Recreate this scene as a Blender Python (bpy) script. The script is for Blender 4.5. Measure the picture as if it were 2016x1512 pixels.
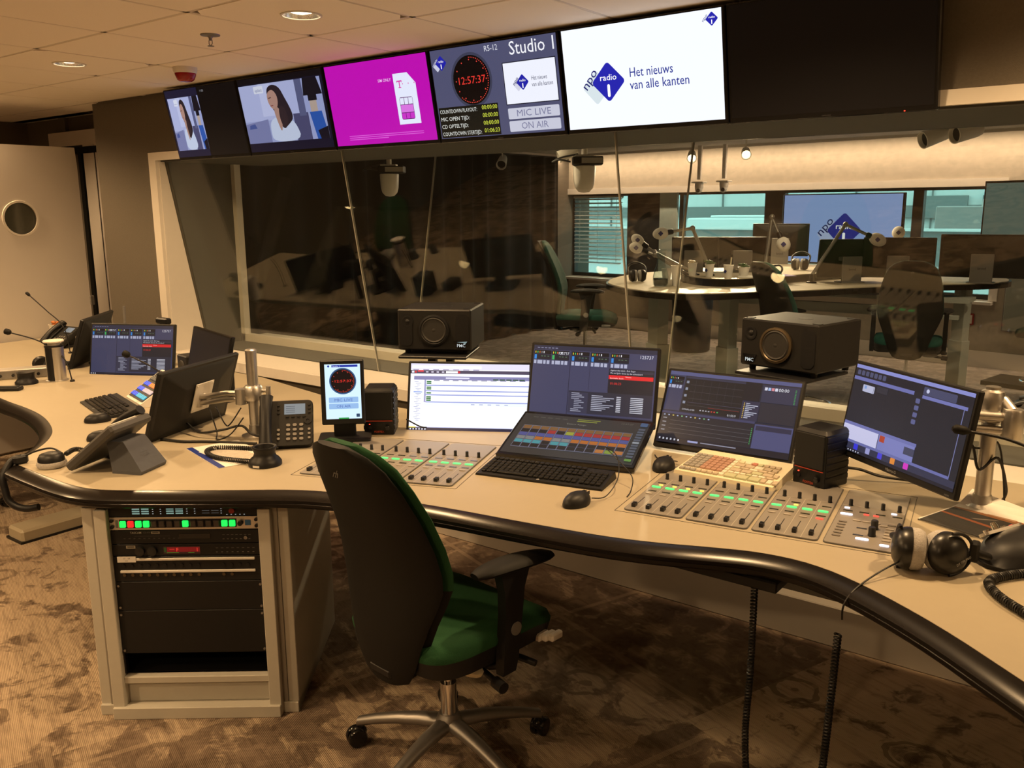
import bpy, math, random
from mathutils import Vector, Matrix
random.seed(7)
for _o in list(bpy.data.objects): bpy.data.objects.remove(_o)
S = bpy.context.scene; COL = S.collection
R = math.radians; PI = math.pi
# ------------------------------------------------------------------ camera, world, exposure
cam_d = bpy.data.cameras.new('camera'); cam = bpy.data.objects.new('camera', cam_d); COL.objects.link(cam); S.camera = cam
cam_d.sensor_width = 36; cam_d.lens = 1720*36/2016; cam_d.clip_start = .05; cam_d.clip_end = 200
def _camset(loc, pitch, roll, yaw):
    f = Vector((-math.sin(yaw)*math.cos(pitch), math.cos(yaw)*math.cos(pitch), -math.sin(pitch)))
    r = Vector((math.cos(yaw), math.sin(yaw), 0)); u = r.cross(f)
    r, u = r*math.cos(roll)+u*math.sin(roll), u*math.cos(roll)-r*math.sin(roll)
    M = Matrix((r, u, -f)).transposed().to_4x4(); M.translation = loc
    cam.matrix_world = M
_camset(Vector((0,0,1.675)), R(11.34), R(-.4), R(37.31))
S.view_settings.view_transform = 'Standard'; S.view_settings.look = 'None'; S.view_settings.gamma = 1
S.view_settings.use_curve_mapping = False
S.view_settings.exposure = 0.0
W = bpy.data.worlds.new('overcast_sky'); S.world = W; W.use_nodes = True
W.node_tree.nodes['Background'].inputs[0].default_value = (.74, .88, .92, 1)
W.node_tree.nodes['Background'].inputs[1].default_value = 3.5
LAMP = (1.0, .64, .31)          # colour of the warm ceiling lamps
P_DOWN = 27.0                   # watts of one ceiling downlight
P_STUDIO = 29.0
SLAMP = (1.0, .72, .46)         # colour of the studio lamps

# ------------------------------------------------------------------ helpers
def lin(h):
    if isinstance(h, str):
        h = h.lstrip('#'); h = [int(h[i:i+2], 16)/255 for i in (0, 2, 4)]
    return tuple((c/12.92 if c <= .04045 else ((c+.055)/1.055)**2.4) for c in h)
_M = {}
def pm(name, col, rough=.5, metal=0., var=.06, scale=60., bump=0., bscale=400., spec=.5, emit=None, es=0., coat=0.):
    if name in _M: return _M[name]
    m = bpy.data.materials.new(name); m.use_nodes = True; nt = m.node_tree; b = nt.nodes['Principled BSDF']
    c = lin(col) if isinstance(col, str) else col
    tc = nt.nodes.new('ShaderNodeTexCoord'); n = nt.nodes.new('ShaderNodeTexNoise'); n.inputs['Scale'].default_value = scale; n.inputs['Detail'].default_value = 3
    nt.links.new(tc.outputs['Object'], n.inputs['Vector'])
    mx = nt.nodes.new('ShaderNodeMix'); mx.data_type = 'RGBA'
    mx.inputs[6].default_value = tuple(x*(1-var) for x in c)+(1,); mx.inputs[7].default_value = tuple(min(1, x*(1+var)) for x in c)+(1,)
    nt.links.new(n.outputs['Fac'], mx.inputs[0]); nt.links.new(mx.outputs[2], b.inputs['Base Color'])
    b.inputs['Roughness'].default_value = rough; b.inputs['Metallic'].default_value = metal; b.inputs['Specular IOR Level'].default_value = spec
    b.inputs['Coat Weight'].default_value = coat
    if emit:
        b.inputs['Emission Color'].default_value = (lin(emit) if isinstance(emit, str) else emit)+(1,); b.inputs['Emission Strength'].default_value = es
    if bump:
        n2 = nt.nodes.new('ShaderNodeTexNoise'); n2.inputs['Scale'].default_value = bscale; n2.inputs['Detail'].default_value = 2
        nt.links.new(tc.outputs['Object'], n2.inputs['Vector'])
        bp = nt.nodes.new('ShaderNodeBump'); bp.inputs['Strength'].default_value = bump; bp.inputs['Distance'].default_value = .002
        nt.links.new(n2.outputs['Fac'], bp.inputs['Height']); nt.links.new(bp.outputs[0], b.inputs['Normal'])
    _M[name] = m; return m
def glassmat(name, tint=(.95,.97,.95), f0=.05, rough=0.):
    if name in _M: return _M[name]
    m = bpy.data.materials.new(name); m.use_nodes = True; nt = m.node_tree; nt.nodes.clear()
    o = nt.nodes.new('ShaderNodeOutputMaterial'); t = nt.nodes.new('ShaderNodeBsdfTransparent'); t.inputs[0].default_value = tint+(1,)
    g = nt.nodes.new('ShaderNodeBsdfGlossy'); g.inputs['Roughness'].default_value = rough
    lw = nt.nodes.new('ShaderNodeLayerWeight'); lw.inputs[0].default_value = .5
    p = nt.nodes.new('ShaderNodeMath'); p.operation = 'POWER'; p.inputs[1].default_value = 5
    nt.links.new(lw.outputs['Facing'], p.inputs[0])
    ma = nt.nodes.new('ShaderNodeMath'); ma.operation = 'MULTIPLY_ADD'; ma.inputs[1].default_value = 1-f0; ma.inputs[2].default_value = f0
    nt.links.new(p.outputs[0], ma.inputs[0])
    mx = nt.nodes.new('ShaderNodeMixShader'); nt.links.new(ma.outputs[0], mx.inputs[0]); nt.links.new(t.outputs[0], mx.inputs[1]); nt.links.new(g.outputs[0], mx.inputs[2])
    nt.links.new(mx.outputs[0], o.inputs[0]); _M[name] = m; return m
def screenmat(strength, rough=.25):
    name = 'display_%g' % strength
    if name in _M: return _M[name]
    m = bpy.data.materials.new(name); m.use_nodes = True; nt = m.node_tree; b = nt.nodes['Principled BSDF']
    a = nt.nodes.new('ShaderNodeAttribute'); a.attribute_name = 'Col'
    b.inputs['Base Color'].default_value = (.01,.01,.012,1); b.inputs['Roughness'].default_value = rough; b.inputs['Specular IOR Level'].default_value = .35
    nt.links.new(a.outputs['Color'], b.inputs['Emission Color']); b.inputs['Emission Strength'].default_value = strength
    _M[name] = m; return m
def inkmat(name='printed_ink', rough=.6):
    if name in _M: return _M[name]
    m = bpy.data.materials.new(name); m.use_nodes = True; nt = m.node_tree; b = nt.nodes['Principled BSDF']
    a = nt.nodes.new('ShaderNodeAttribute'); a.attribute_name = 'Col'; b.inputs['Roughness'].default_value = rough
    nt.links.new(a.outputs['Color'], b.inputs['Base Color']); _M[name] = m; return m

def link(o, parent=None, loc=None, rot=None):
    COL.objects.link(o)
    if parent is not None: o.parent = parent
    if loc is not None: o.location = loc
    if rot is not None: o.rotation_euler = rot
    return o
def tag(o, label, cat, group=None):
    o['label'] = label; o['category'] = cat
    if group: o['group'] = group
    return o
def thing(name, label, cat, loc=(0,0,0), rz=0, group=None, rot=None):
    o = bpy.data.objects.new(name, None); o.empty_display_size = .05
    link(o, None, loc, rot if rot else (0,0,rz)); return tag(o, label, cat, group)
def struct(o): o['kind'] = 'structure'; return o
def dup(root, label=None, loc=None, rz=None, parent=None):
    r = root.copy(); COL.objects.link(r)
    if parent is not None: r.parent = parent
    if label: r['label'] = label
    if loc is not None: r.location = loc
    if rz is not None: r.rotation_euler = (r.rotation_euler[0], r.rotation_euler[1], rz)
    for c in list(root.children): dup(c, parent=r)
    return r
def rotz(a): return Matrix.Rotation(a, 4, 'Z')
def rotx(a): return Matrix.Rotation(a, 4, 'X')
def roty(a): return Matrix.Rotation(a, 4, 'Y')
def T(x, y, z): return Matrix.Translation((x, y, z))

class MB:
    def __init__(s, M=None): s.v = []; s.f = []; s.M = M or Matrix.Identity(4)
    def add(s, vs, fs, M=None):
        k = len(s.v); X = s.M @ M if M is not None else s.M
        s.v += [X @ Vector(p) for p in vs]; s.f += [tuple(i+k for i in f) for f in fs]; return s
    def box(s, c, d, bev=0, M=None):
        x, y, z = (q/2 for q in d); cx, cy, cz = c
        if bev <= 0:
            vs = [(cx+i*x, cy+j*y, cz+k*z) for i in (-1,1) for j in (-1,1) for k in (-1,1)]
            return s.add(vs, [(0,1,3,2),(4,6,7,5),(0,4,5,1),(2,3,7,6),(0,2,6,4),(1,5,7,3)], M)
        b = min(bev, x*.99, y*.99, z*.99); vs = []; idx = {}
        for i in (-1,1):
            for j in (-1,1):
                for k in (-1,1):
                    for a in range(3):
                        idx[(i,j,k,a)] = len(vs)
                        e = [x-b, y-b, z-b]; e[a] += b
                        vs.append((cx+i*e[0], cy+j*e[1], cz+k*e[2]))
        fs = []
        for a in range(3):
            o1, o2 = [q for q in range(3) if q != a]
            for sg in (-1,1):
                ring = []
                for (p, q) in ((-1,-1),(1,-1),(1,1),(-1,1)):
                    kk = [0,0,0]; kk[a] = sg; kk[o1] = p; kk[o2] = q; ring.append(idx[(*kk, a)])
                if (sg > 0) == (a == 1): ring.reverse()
                fs.append(tuple(ring))
        for a in range(3):
            o1, o2 = [q for q in range(3) if q != a]
            for p in (-1,1):
                for q in (-1,1):
                    k0 = [0,0,0]; k0[a] = -1; k0[o1] = p; k0[o2] = q; k1 = list(k0); k1[a] = 1
                    fs.append((idx[(*k0,o1)], idx[(*k1,o1)], idx[(*k1,o2)], idx[(*k0,o2)]))
        for i in (-1,1):
            for j in (-1,1):
                for k in (-1,1): fs.append((idx[(i,j,k,0)], idx[(i,j,k,1)], idx[(i,j,k,2)]))
        return s.add(vs, fs, M)
    def cyl(s, p0, p1, r0, r1=None, n=16, cap=True):
        p0 = Vector(p0); p1 = Vector(p1); r1 = r0 if r1 is None else r1
        d = (p1-p0).normalized(); a = d.orthogonal().normalized(); b = d.cross(a); vs = []
        for p, r in ((p0, r0), (p1, r1)):
            vs += [p+(a*math.cos(t)+b*math.sin(t))*r for t in (2*PI*i/n for i in range(n))]
        fs = [(i, (i+1)%n, n+(i+1)%n, n+i) for i in range(n)]
        if cap: fs += [tuple(range(n-1,-1,-1)), tuple(range(n, 2*n))]
        return s.add(vs, fs)
    def tube(s, pts, r, n=8, closed=False, sq=None):
        pts = [Vector(p) for p in pts]; m = len(pts); rr = r if isinstance(r, (list, tuple)) else [r]*m
        tang = []
        for i in range(m):
            a = pts[(i-1) % m] if closed or i > 0 else pts[i]; b = pts[(i+1) % m] if closed or i < m-1 else pts[i]
            tang.append((b-a).normalized())
        nrm = tang[0].orthogonal().normalized(); vs = []
        for i in range(m):
            if i: 
                ax = tang[i-1].cross(tang[i])
                if ax.length > 1e-7: nrm = Matrix.Rotation(tang[i-1].angle(tang[i]), 3, ax.normalized()) @ nrm
            bn = tang[i].cross(nrm)
            for k in range(n):
                t = 2*PI*k/n; vs.append(pts[i]+(nrm*math.cos(t)+bn*math.sin(t))*rr[i])
        fs = []; q = m if closed else m-1
        for i in range(q):
            j = (i+1) % m
            fs += [(i*n+k, i*n+(k+1)%n, j*n+(k+1)%n, j*n+k) for k in range(n)]
        if not closed: fs += [tuple(range(n-1,-1,-1)), tuple(range((m-1)*n, m*n))]
        return s.add(vs, fs)
    def lathe(s, prof, n=24, M=None, cap=True):
        vs = []; m = len(prof)
        for r, z in prof: vs += [(r*math.cos(2*PI*k/n), r*math.sin(2*PI*k/n), z) for k in range(n)]
        fs = [(i*n+k, i*n+(k+1)%n, (i+1)*n+(k+1)%n, (i+1)*n+k) for i in range(m-1) for k in range(n)]
        cap = cap and prof[0] != prof[-1]
        if cap and prof[0][0] > 2e-4: fs.append(tuple(range(n-1,-1,-1)))
        if cap and prof[-1][0] > 2e-4: fs.append(tuple(range((m-1)*n, m*n)))
        return s.add(vs, fs, M)
    def prism(s, poly, z0, z1, M=None):
        n = len(poly); a = sum(poly[i][0]*poly[(i+1)%n][1]-poly[(i+1)%n][0]*poly[i][1] for i in range(n))
        if a < 0: poly = poly[::-1]
        vs = [(x,y,z0) for x,y in poly]+[(x,y,z1) for x,y in poly]
        fs = [tuple(range(n-1,-1,-1)), tuple(range(n,2*n))]+[(i,(i+1)%n,n+(i+1)%n,n+i) for i in range(n)]
        return s.add(vs, fs, M)
    def sph(s, c, r, sc=(1,1,1), n=16, m=10, M=None):
        X = Matrix.Translation(c) @ Matrix.Diagonal((*sc,1))
        pr = [(max(r*math.sin(PI*i/m), 1e-7), -r*math.cos(PI*i/m)) for i in range(m+1)]
        return s.lathe(pr, n, (M @ X) if M is not None else X)
    def loft(s, rings, cap=True):
        n = len(rings[0]); vs = [p for r in rings for p in r]; m = len(rings)
        fs = [(i*n+k, i*n+(k+1)%n, (i+1)*n+(k+1)%n, (i+1)*n+k) for i in range(m-1) for k in range(n)]
        if cap: fs += [tuple(range(n-1,-1,-1)), tuple(range((m-1)*n, m*n))]
        return s.add(vs, fs)
    def build(s, name, mat, parent=None, loc=None, rot=None, smooth=0, recalc=True):
        me = bpy.data.meshes.new(name); me.from_pydata([tuple(p) for p in s.v], [], s.f)
        if recalc:
            import bmesh
            bm = bmesh.new(); bm.from_mesh(me); bmesh.ops.recalc_face_normals(bm, faces=bm.faces); bm.to_mesh(me); bm.free()
        me.materials.append(mat)
        if smooth:
            me.polygons.foreach_set('use_smooth', [True]*len(me.polygons)); me.set_sharp_from_angle(angle=R(smooth))
        return link(bpy.data.objects.new(name, me), parent, loc, rot)
def box(name, c, d, mat, parent=None, bev=0, loc=None, rot=None, M=None):
    return MB().box(c, d, bev, M).build(name, mat, parent, loc, rot)
def inst(o, loc=None, rot=None, parent=None):
    c = o.copy(); COL.objects.link(c)
    if parent is not None: c.parent = parent
    if loc is not None: c.location = loc
    if rot is not None: c.rotation_euler = rot
    return c
def rrect(w, h, r, n=5, cx=0, cy=0):
    out = []
    for sx, sy, a0 in ((1,1,0),(-1,1,PI/2),(-1,-1,PI),(1,-1,1.5*PI)):
        for i in range(n+1):
            t = a0+PI/2*i/n; out.append((cx+sx*(w/2-r)+r*math.cos(t), cy+sy*(h/2-r)+r*math.sin(t)))
    return out
def chaikin(p, it=2, closed=False):
    for _ in range(it):
        q = []; n = len(p)
        if not closed: q.append(p[0])
        for i in range(n if closed else n-1):
            a, b = p[i], p[(i+1)%n]
            q += [tuple(.75*x+.25*y for x,y in zip(a,b)), tuple(.25*x+.75*y for x,y in zip(a,b))]
        if not closed: q.append(p[-1])
        p = q
    return p
def spline(p, k=6):
    out = []; n = len(p); P = [Vector(q) for q in p]
    for i in range(n-1):
        a = P[max(i-1,0)]; b = P[i]; c = P[i+1]; d = P[min(i+2,n-1)]
        for j in range(k):
            t = j/k; out.append(.5*((2*b)+(c-a)*t+(2*a-5*b+4*c-d)*t*t+(3*b-a-3*c+d)*t**3))
    out.append(P[-1]); return out
def coil(path, R0, r, turns, n=5, per=8):
    pts = spline(path, 24); L = [0]
    for i in range(1, len(pts)): L.append(L[-1]+(pts[i]-pts[i-1]).length)
    out = []; tot = L[-1]; N = turns*per; j = 0; nrm = None
    for i in range(N+1):
        d = tot*i/N
        while j < len(L)-2 and L[j+1] < d: j += 1
        t = (d-L[j])/max(L[j+1]-L[j], 1e-9); c = pts[j].lerp(pts[j+1], t); tg = (pts[j+1]-pts[j]).normalized()
        nrm = tg.orthogonal().normalized() if nrm is None else (nrm-tg*nrm.dot(tg)).normalized()
        b = tg.cross(nrm); a = 2*PI*i/per; out.append(c+(nrm*math.cos(a)+b*math.sin(a))*R0)
    return out
_T = {}
def textpoly(s, bold=0.):
    bold = min(bold, .006)
    k = (s, bold)
    if k in _T: return _T[k]
    cu = bpy.data.curves.new('t', 'FONT'); cu.body = s; cu.size = 1; cu.resolution_u = 2; cu.offset = bold
    ob = bpy.data.objects.new('t', cu); COL.objects.link(ob)
    me = ob.to_mesh(); vs = [(v.co.x, v.co.y) for v in me.vertices]; fs = [tuple(p.vertices) for p in me.polygons]
    ob.to_mesh_clear(); bpy.data.objects.remove(ob); bpy.data.curves.remove(cu)
    w = max([v[0] for v in vs], default=0); _T[k] = (vs, fs, w); return _T[k]
class SC:
    """flat picture: u from left, v from top (metres), drawn on a plane facing -y"""
    def __init__(s, w, h, base=None, step=4e-5): s.w = w; s.h = h; s.v = []; s.f = []; s.c = []; s.k = 0; s.step = step; (base is not None) and s.rect(0,0,w,h,base)
    def poly(s, pts, col, fs=None):
        k = len(s.v); y = -s.step*s.k; s.k += 1
        s.v += [(u-s.w/2, y, s.h/2-v) for u, v in pts]
        c = lin(col) if isinstance(col, str) else col
        for f in (fs or [tuple(range(len(pts)))]): s.f.append(tuple(i+k for i in f)); s.c.append(c)
    def rect(s, u0, v0, u1, v1, col): s.poly([(u0,v1),(u1,v1),(u1,v0),(u0,v0)], col)
    def circ(s, u, v, r, col, n=28, ry=None): s.poly([(u+r*math.cos(2*PI*i/n), v+(ry or r)*math.sin(2*PI*i/n)) for i in range(n)], col)
    def rr(s, u0, v0, u1, v1, r, col): s.poly(rrect(u1-u0, v1-v0, r, 4, (u0+u1)/2, (v0+v1)/2), col)
    def dia(s, u, v, a, col, ang=45, r=.15):
        c, sn = math.cos(R(ang)), math.sin(R(ang))
        s.poly([(u+x*c-y*sn, v+x*sn+y*c) for x, y in rrect(a, a, a*r, 4)], col)
    def txt(s, t, u, v, size, col, al='l', ang=0, bold=0., sx=1., fw=None):
        vs, fs, w = textpoly(t, bold); sx = fw/(w*size) if fw else sx; o = {'l':0,'c':-w/2,'r':-w}[al]; c, sn = math.cos(R(ang)), math.sin(R(ang))
        pts = [((x+o)*size*sx, -y*size) for x, y in vs]
        if pts: s.poly([(u+x*c-y*sn, v+x*sn+y*c) for x, y in pts], col, fs)
    def line(s, a, b, w, col):
        a = Vector(a); b = Vector(b); d = (b-a); n = Vector((-d.y, d.x)).normalized()*w/2; s.poly([tuple(a+n), tuple(b+n), tuple(b-n), tuple(a-n)], col)
    def build(s, name, mat, parent=None, loc=None, rot=None):
        me = bpy.data.meshes.new(name); me.from_pydata(s.v, [], s.f); me.materials.append(mat)
        ca = me.color_attributes.new('Col', 'FLOAT_COLOR', 'CORNER'); d = []
        for p, c in zip(me.polygons, s.c): d += list((*c, 1))*p.loop_total
        ca.data.foreach_set('color', d)
        fl = [p.index for p in me.polygons if p.normal.y > 0]
        if fl:
            import bmesh
            bm = bmesh.new(); bm.from_mesh(me); bm.faces.ensure_lookup_table()
            bmesh.ops.reverse_faces(bm, faces=[bm.faces[i] for i in fl]); bm.to_mesh(me); bm.free()
        return link(bpy.data.objects.new(name, me), parent, loc, rot)

# ------------------------------------------------------------------ materials
m_cream = pm('cream_laminate', (.375,.325,.235), .45, var=.03, scale=30)
m_edge = pm('black_lacquered_edge', (.010,.008,.007), .24, var=.2, scale=20, spec=.22)
m_black = pm('black_plastic', (.010,.010,.011), .45, var=.15, scale=80, bump=.05, bscale=900, spec=.3)
m_blackg = pm('glossy_black_plastic', (.008,.008,.009), .16, var=.1)
m_dark = pm('charcoal_plastic', (.014,.0135,.013), .5, var=.12, bump=.05, bscale=900, spec=.25)
m_grey = pm('grey_plastic', (.16,.155,.15), .5, var=.08)
m_rubber = pm('black_rubber', (.008,.0078,.0075), .62, var=.15, spec=.2)
m_steel = pm('brushed_steel', (.55,.53,.50), .30, 1., var=.08, scale=300)
m_alu = pm('satin_aluminium', (.62,.60,.57), .38, 1., var=.06, scale=150)
m_alud = pm('grey_cast_aluminium', (.30,.29,.28), .42, .85, var=.08, scale=100)
m_chrome = pm('chrome', (.7,.7,.7), .1, 1., var=.02)
m_white = pm('white_paint', (.68,.64,.58), .5, var=.03, scale=20)
m_whitep = pm('white_plastic', (.72,.69,.64), .4, var=.03)
m_ivory = pm('ivory_plastic', (.72,.65,.47), .45, var=.04)
m_wallf = pm('beige_grey_wall_fabric', (.125,.108,.086), .95, var=.14, scale=120, bump=.5, bscale=300)
m_wallp = pm('warm_white_wall', (.55,.51,.45), .8, var=.03, scale=15, bump=.1, bscale=200)
m_reveal = pm('dark_grey_reveal_board', (.085,.085,.078), .75, var=.06, scale=40)
m_tile = pm('white_mineral_ceiling_tile', (.88,.80,.70), .95, var=.05, scale=200, bump=.3, bscale=700)
m_tbar = pm('painted_ceiling_rail', (.62,.54,.46), .6, var=.03)
m_green = pm('green_wool_fabric', (.019,.076,.030), .9, var=.22, scale=350, bump=.5, bscale=900, spec=.2)
m_greend = pm('dark_green_wool_fabric', (.010,.052,.040), .9, var=.22, scale=350, bump=.5, bscale=900, spec=.2)
m_pad = pm('grey_velour', (.42,.40,.38), .95, var=.3, scale=180, bump=.8, bscale=500)
m_curt = pm('dark_grey_curtain', (.019,.0185,.0185), .92, var=.2, scale=90, spec=.2)
m_rack = pm('light_grey_cabinet_board', (.52,.50,.44), .55, var=.03)
m_rackg = pm('grey_aluminium_profile', (.33,.32,.29), .4, .5, var=.04)
m_panel = pm('console_panel_grey', (.30,.275,.24), .45, .35, var=.05, scale=250)
m_cable = pm('black_cable', (.009,.009,.009), .5, var=.1)
m_paper = pm('white_paper', (.70,.68,.64), .8, var=.03)
m_orange = pm('orange_print', (.5,.16,.04), .6, var=.3)
m_red = pm('red_plastic', (.30,.012,.010), .4, var=.1)
m_fred = pm('red_led_line', (.45,.05,.02), .4, emit=(.8,.06,.02), es=.15)
m_ink = inkmat()
def carpet(name, cols, scale, rot=0, k=1.):
    m = bpy.data.materials.new(name); m.use_nodes = True; nt = m.node_tree; b = nt.nodes['Principled BSDF']; L = nt.links.new
    N = lambda t: nt.nodes.new('ShaderNode'+t)
    tc = N('TexCoord'); mp = N('Mapping'); mp.inputs['Rotation'].default_value = (0,0,rot); L(tc.outputs['Object'], mp.inputs[0])
    def noise(vec, sc, det, ro, dist=0.):
        n = N('TexNoise'); n.inputs['Scale'].default_value = sc; n.inputs['Detail'].default_value = det; n.inputs['Roughness'].default_value = ro; n.inputs['Distortion'].default_value = dist; L(vec, n.inputs['Vector']); return n
    def ramp(src, a, c):
        r = N('ValToRGB'); r.color_ramp.elements[0].position = a; r.color_ramp.elements[1].position = c; L(src, r.inputs[0]); return r.outputs[0]
    def mix(a, c, f):
        x = N('Mix'); x.data_type = 'RGBA'
        for sock, val in ((x.inputs[6], a), (x.inputs[7], c)):
            if isinstance(val, tuple): sock.default_value = val+(1,)
            else: L(val, sock)
        if isinstance(f, float): x.inputs[0].default_value = f
        else: L(f, x.inputs[0])
        return x.outputs[2]
    def mth(op, a, c):
        x = N('Math'); x.operation = op
        for sock, val in ((x.inputs[0], a), (x.inputs[1], c)):
            if isinstance(val, float): sock.default_value = val
            else: L(val, sock)
        return x.outputs[0]
    warp = noise(mp.outputs[0], 5*scale, 3, .6); wr = N('VectorMath'); wr.operation = 'MULTIPLY_ADD'; wr.inputs[1].default_value = (.10,.10,0); L(warp.outputs['Color'], wr.inputs[0]); L(mp.outputs[0], wr.inputs[2])
    # rosettes: rings round scattered centres
    vo = N('TexVoronoi'); vo.feature = 'F1'; vo.inputs['Scale'].default_value = 2.6*scale; L(wr.outputs[0], vo.inputs['Vector'])
    ringm = ramp(mth('SINE', mth('MULTIPLY', vo.outputs['Distance'], 30.), 0.), .45, .60)
    inside = ramp(vo.outputs['Distance'], .42, .36) if False else mth('LESS_THAN', vo.outputs['Distance'], .40)
    ro = mth('MULTIPLY', ringm, inside)
    # patchwork: blocks of differing wear with thin pale borders
    sn = N('VectorMath'); sn.operation = 'SCALE'; sn.inputs['Scale'].default_value = 1.05; L(mp.outputs[0], sn.inputs[0])
    fl = N('VectorMath'); fl.operation = 'FLOOR'; L(sn.outputs[0], fl.inputs[0]); wn = N('TexWhiteNoise'); L(fl.outputs[0], wn.inputs['Vector'])
    fr_ = N('VectorMath'); fr_.operation = 'FRACTION'; L(sn.outputs[0], fr_.inputs[0]); sp = N('SeparateXYZ'); L(fr_.outputs[0], sp.inputs[0])
    e1 = mth('COMPARE', sp.outputs['X'], .10); e2 = mth('COMPARE', sp.outputs['Y'], .10); edge = mth('MAXIMUM', e1, e2)
    for q in (e1, e2): q.node.inputs[2].default_value = .012
    bias = mth('MULTIPLY', mth('SUBTRACT', wn.outputs['Value'], .5), .16)
    patch = ramp(mth('ADD', noise(wr.outputs[0], 5.2*scale, 9, .68, .5).outputs['Fac'], bias), .46, .54)
    fine = ramp(noise(wr.outputs[0], 11*scale, 6, .7).outputs['Fac'], .44, .56)
    st = N('Mapping'); st.inputs['Scale'].default_value = (3*scale, 30*scale, 1); L(mp.outputs[0], st.inputs[0])
    worn = ramp(mth('ADD', noise(st.outputs[0], 1.5, 5, .75).outputs['Fac'], bias), .42, .58)
    c = mix(cols[2], cols[1], patch)
    c = mix(c, cols[0], mth('MULTIPLY', mth('MULTIPLY', fine, patch), .8))
    c = mix(c, cols[0], mth('MULTIPLY', ro, .65))
    c = mix(c, cols[1], mth('MULTIPLY', worn, .6)); c = mix(c, cols[2], mth('MULTIPLY', edge, .35))
    big = ramp(noise(mp.outputs[0], .8*scale, 2, .5).outputs['Fac'], .35, .65); c = mix(c, cols[1], mth('MULTIPLY', big, .3))
    wv = N('TexWave'); wv.inputs['Scale'].default_value = 60; wv.bands_direction = 'Y'; wv.inputs['Distortion'].default_value = .6; L(mp.outputs[0], wv.inputs['Vector'])
    sc = N('Math'); sc.operation = 'MULTIPLY_ADD'; sc.inputs[1].default_value = .4; sc.inputs[2].default_value = .75; L(wv.outputs['Fac'], sc.inputs[0])
    mm = N('Mix'); mm.data_type = 'RGBA'; mm.blend_type = 'MULTIPLY'; mm.inputs[0].default_value = 1; L(c, mm.inputs[6]); L(sc.outputs[0], mm.inputs[7])
    L(mm.outputs[2], b.inputs['Base Color']); b.inputs['Roughness'].default_value = .95; b.inputs['Specular IOR Level'].default_value = .1
    bp = N('Bump'); bp.inputs['Strength'].default_value = .5; bp.inputs['Distance'].default_value = .003; L(wv.outputs['Fac'], bp.inputs['Height']); L(bp.outputs[0], b.inputs['Normal'])
    return m
m_carpet = carpet('patterned_brown_carpet', [(.085,.058,.042),(.21,.155,.115),(.50,.39,.28)], 1.25, R(20))
m_carpet2 = carpet('patterned_grey_carpet', [(.22,.19,.17),(.36,.32,.28),(.55,.49,.43)], 1.25, R(-10))
# ------------------------------------------------------------------ the room shell
ZC = 2.41; YG = 3.29; ZD = .795
struct(box('floor', (-2.45,.15,-.05), (11.1,6.5,.1), m_carpet))
struct(box('floor_studio', (-2.45,7.6,-.05), (11.1,8.4,.1), m_carpet2))
# front wall with the studio window: one shell of four blocks
b = MB()
b.box((-5.785,3.595,1.25), (.77,.61,2.5)); b.box((2.25,3.595,1.25), (1.62,.61,2.5))
b.box((-1.98,3.72,2.25), (6.84,.86,.5)); b.box((-1.98,3.595,.37), (6.84,.61,.74))
struct(b.build('wall_front', m_wallf))
b = MB(); b.box((-7.035,3.675,1.25), (1.93,.09,2.5))
struct(b.build('wall_door', m_wallf))
struct(box('wall_left', (-7.95,.3,1.25), (.1,6.9,2.5), m_wallf))
struct(box('wall_right', (3.1,3.6,1.25), (.1,13.6,2.5), m_wallf))
struct(box('wall_back', (-2.45,-3.05,1.25), (11.1,.1,2.5), m_wallf))
struct(box('wall_studio_left', (-7.25,7.5,1.25), (.1,7.8,2.5), m_wallf))
# low cable duct along the wall under the window, and its white casings
struct(box('baseboard_front', (-1.98,3.26,.082), (8.3,.06,.164), m_white, bev=.004))
t1 = MB()
t1.box((-5.44,3.278,1.365), (.08,.024,1.37)); t1.box((-1.98,3.278,2.025), (6.84,.024,.05)); t1.box((-1.98,3.27,.71), (6.84,.04,.06))
t1.box((-1.98,3.415,.735), (6.84,.27,.012))
struct(t1.build('trim_1', m_white))
b = MB()   # white board of the left reveal in front of the leaning pane
YZ = Matrix(((0,0,1,-5.4),(1,0,0,0),(0,1,0,0),(0,0,0,1)))
b.prism([(3.29,.74),(3.545,.74),(3.325,2.0),(3.29,2.0)], 0, .008, YZ)
for (y, z) in ((3.31,1.85),(3.33,1.55),(3.37,1.55),(3.33,1.2),(3.4,1.2)): b.cyl((-5.392,y,z), (-5.390,y,z), .004, n=8)
struct(b.build('trim_2', m_white))
b = MB()   # dark lining between the two panes: left side, head, sill
b.prism([(3.565,.74),(3.83,.74),(3.83,2.0),(3.35,2.0)], 0, .008, YZ)
b.box((-1.98,3.72,1.996), (6.84,.84,.008)); b.box((-1.98,3.70,.743), (6.84,.29,.008))
struct(b.build('trim_3', m_reveal))
b = MB()   # white frame at the studio side
b.box((-5.375,3.855,1.37), (.05,.05,1.26)); b.box((-1.98,3.855,.77), (6.84,.05,.06)); b.box((-1.98,3.97,.765), (6.84,.18,.02)); b.box((-5.39,3.89,1.37), (.02,.02,1.26))
struct(b.build('trim_4', m_white))
m_seal = pm('grey_silicone_seal', (.34,.33,.30), .35, var=.05)
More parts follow.
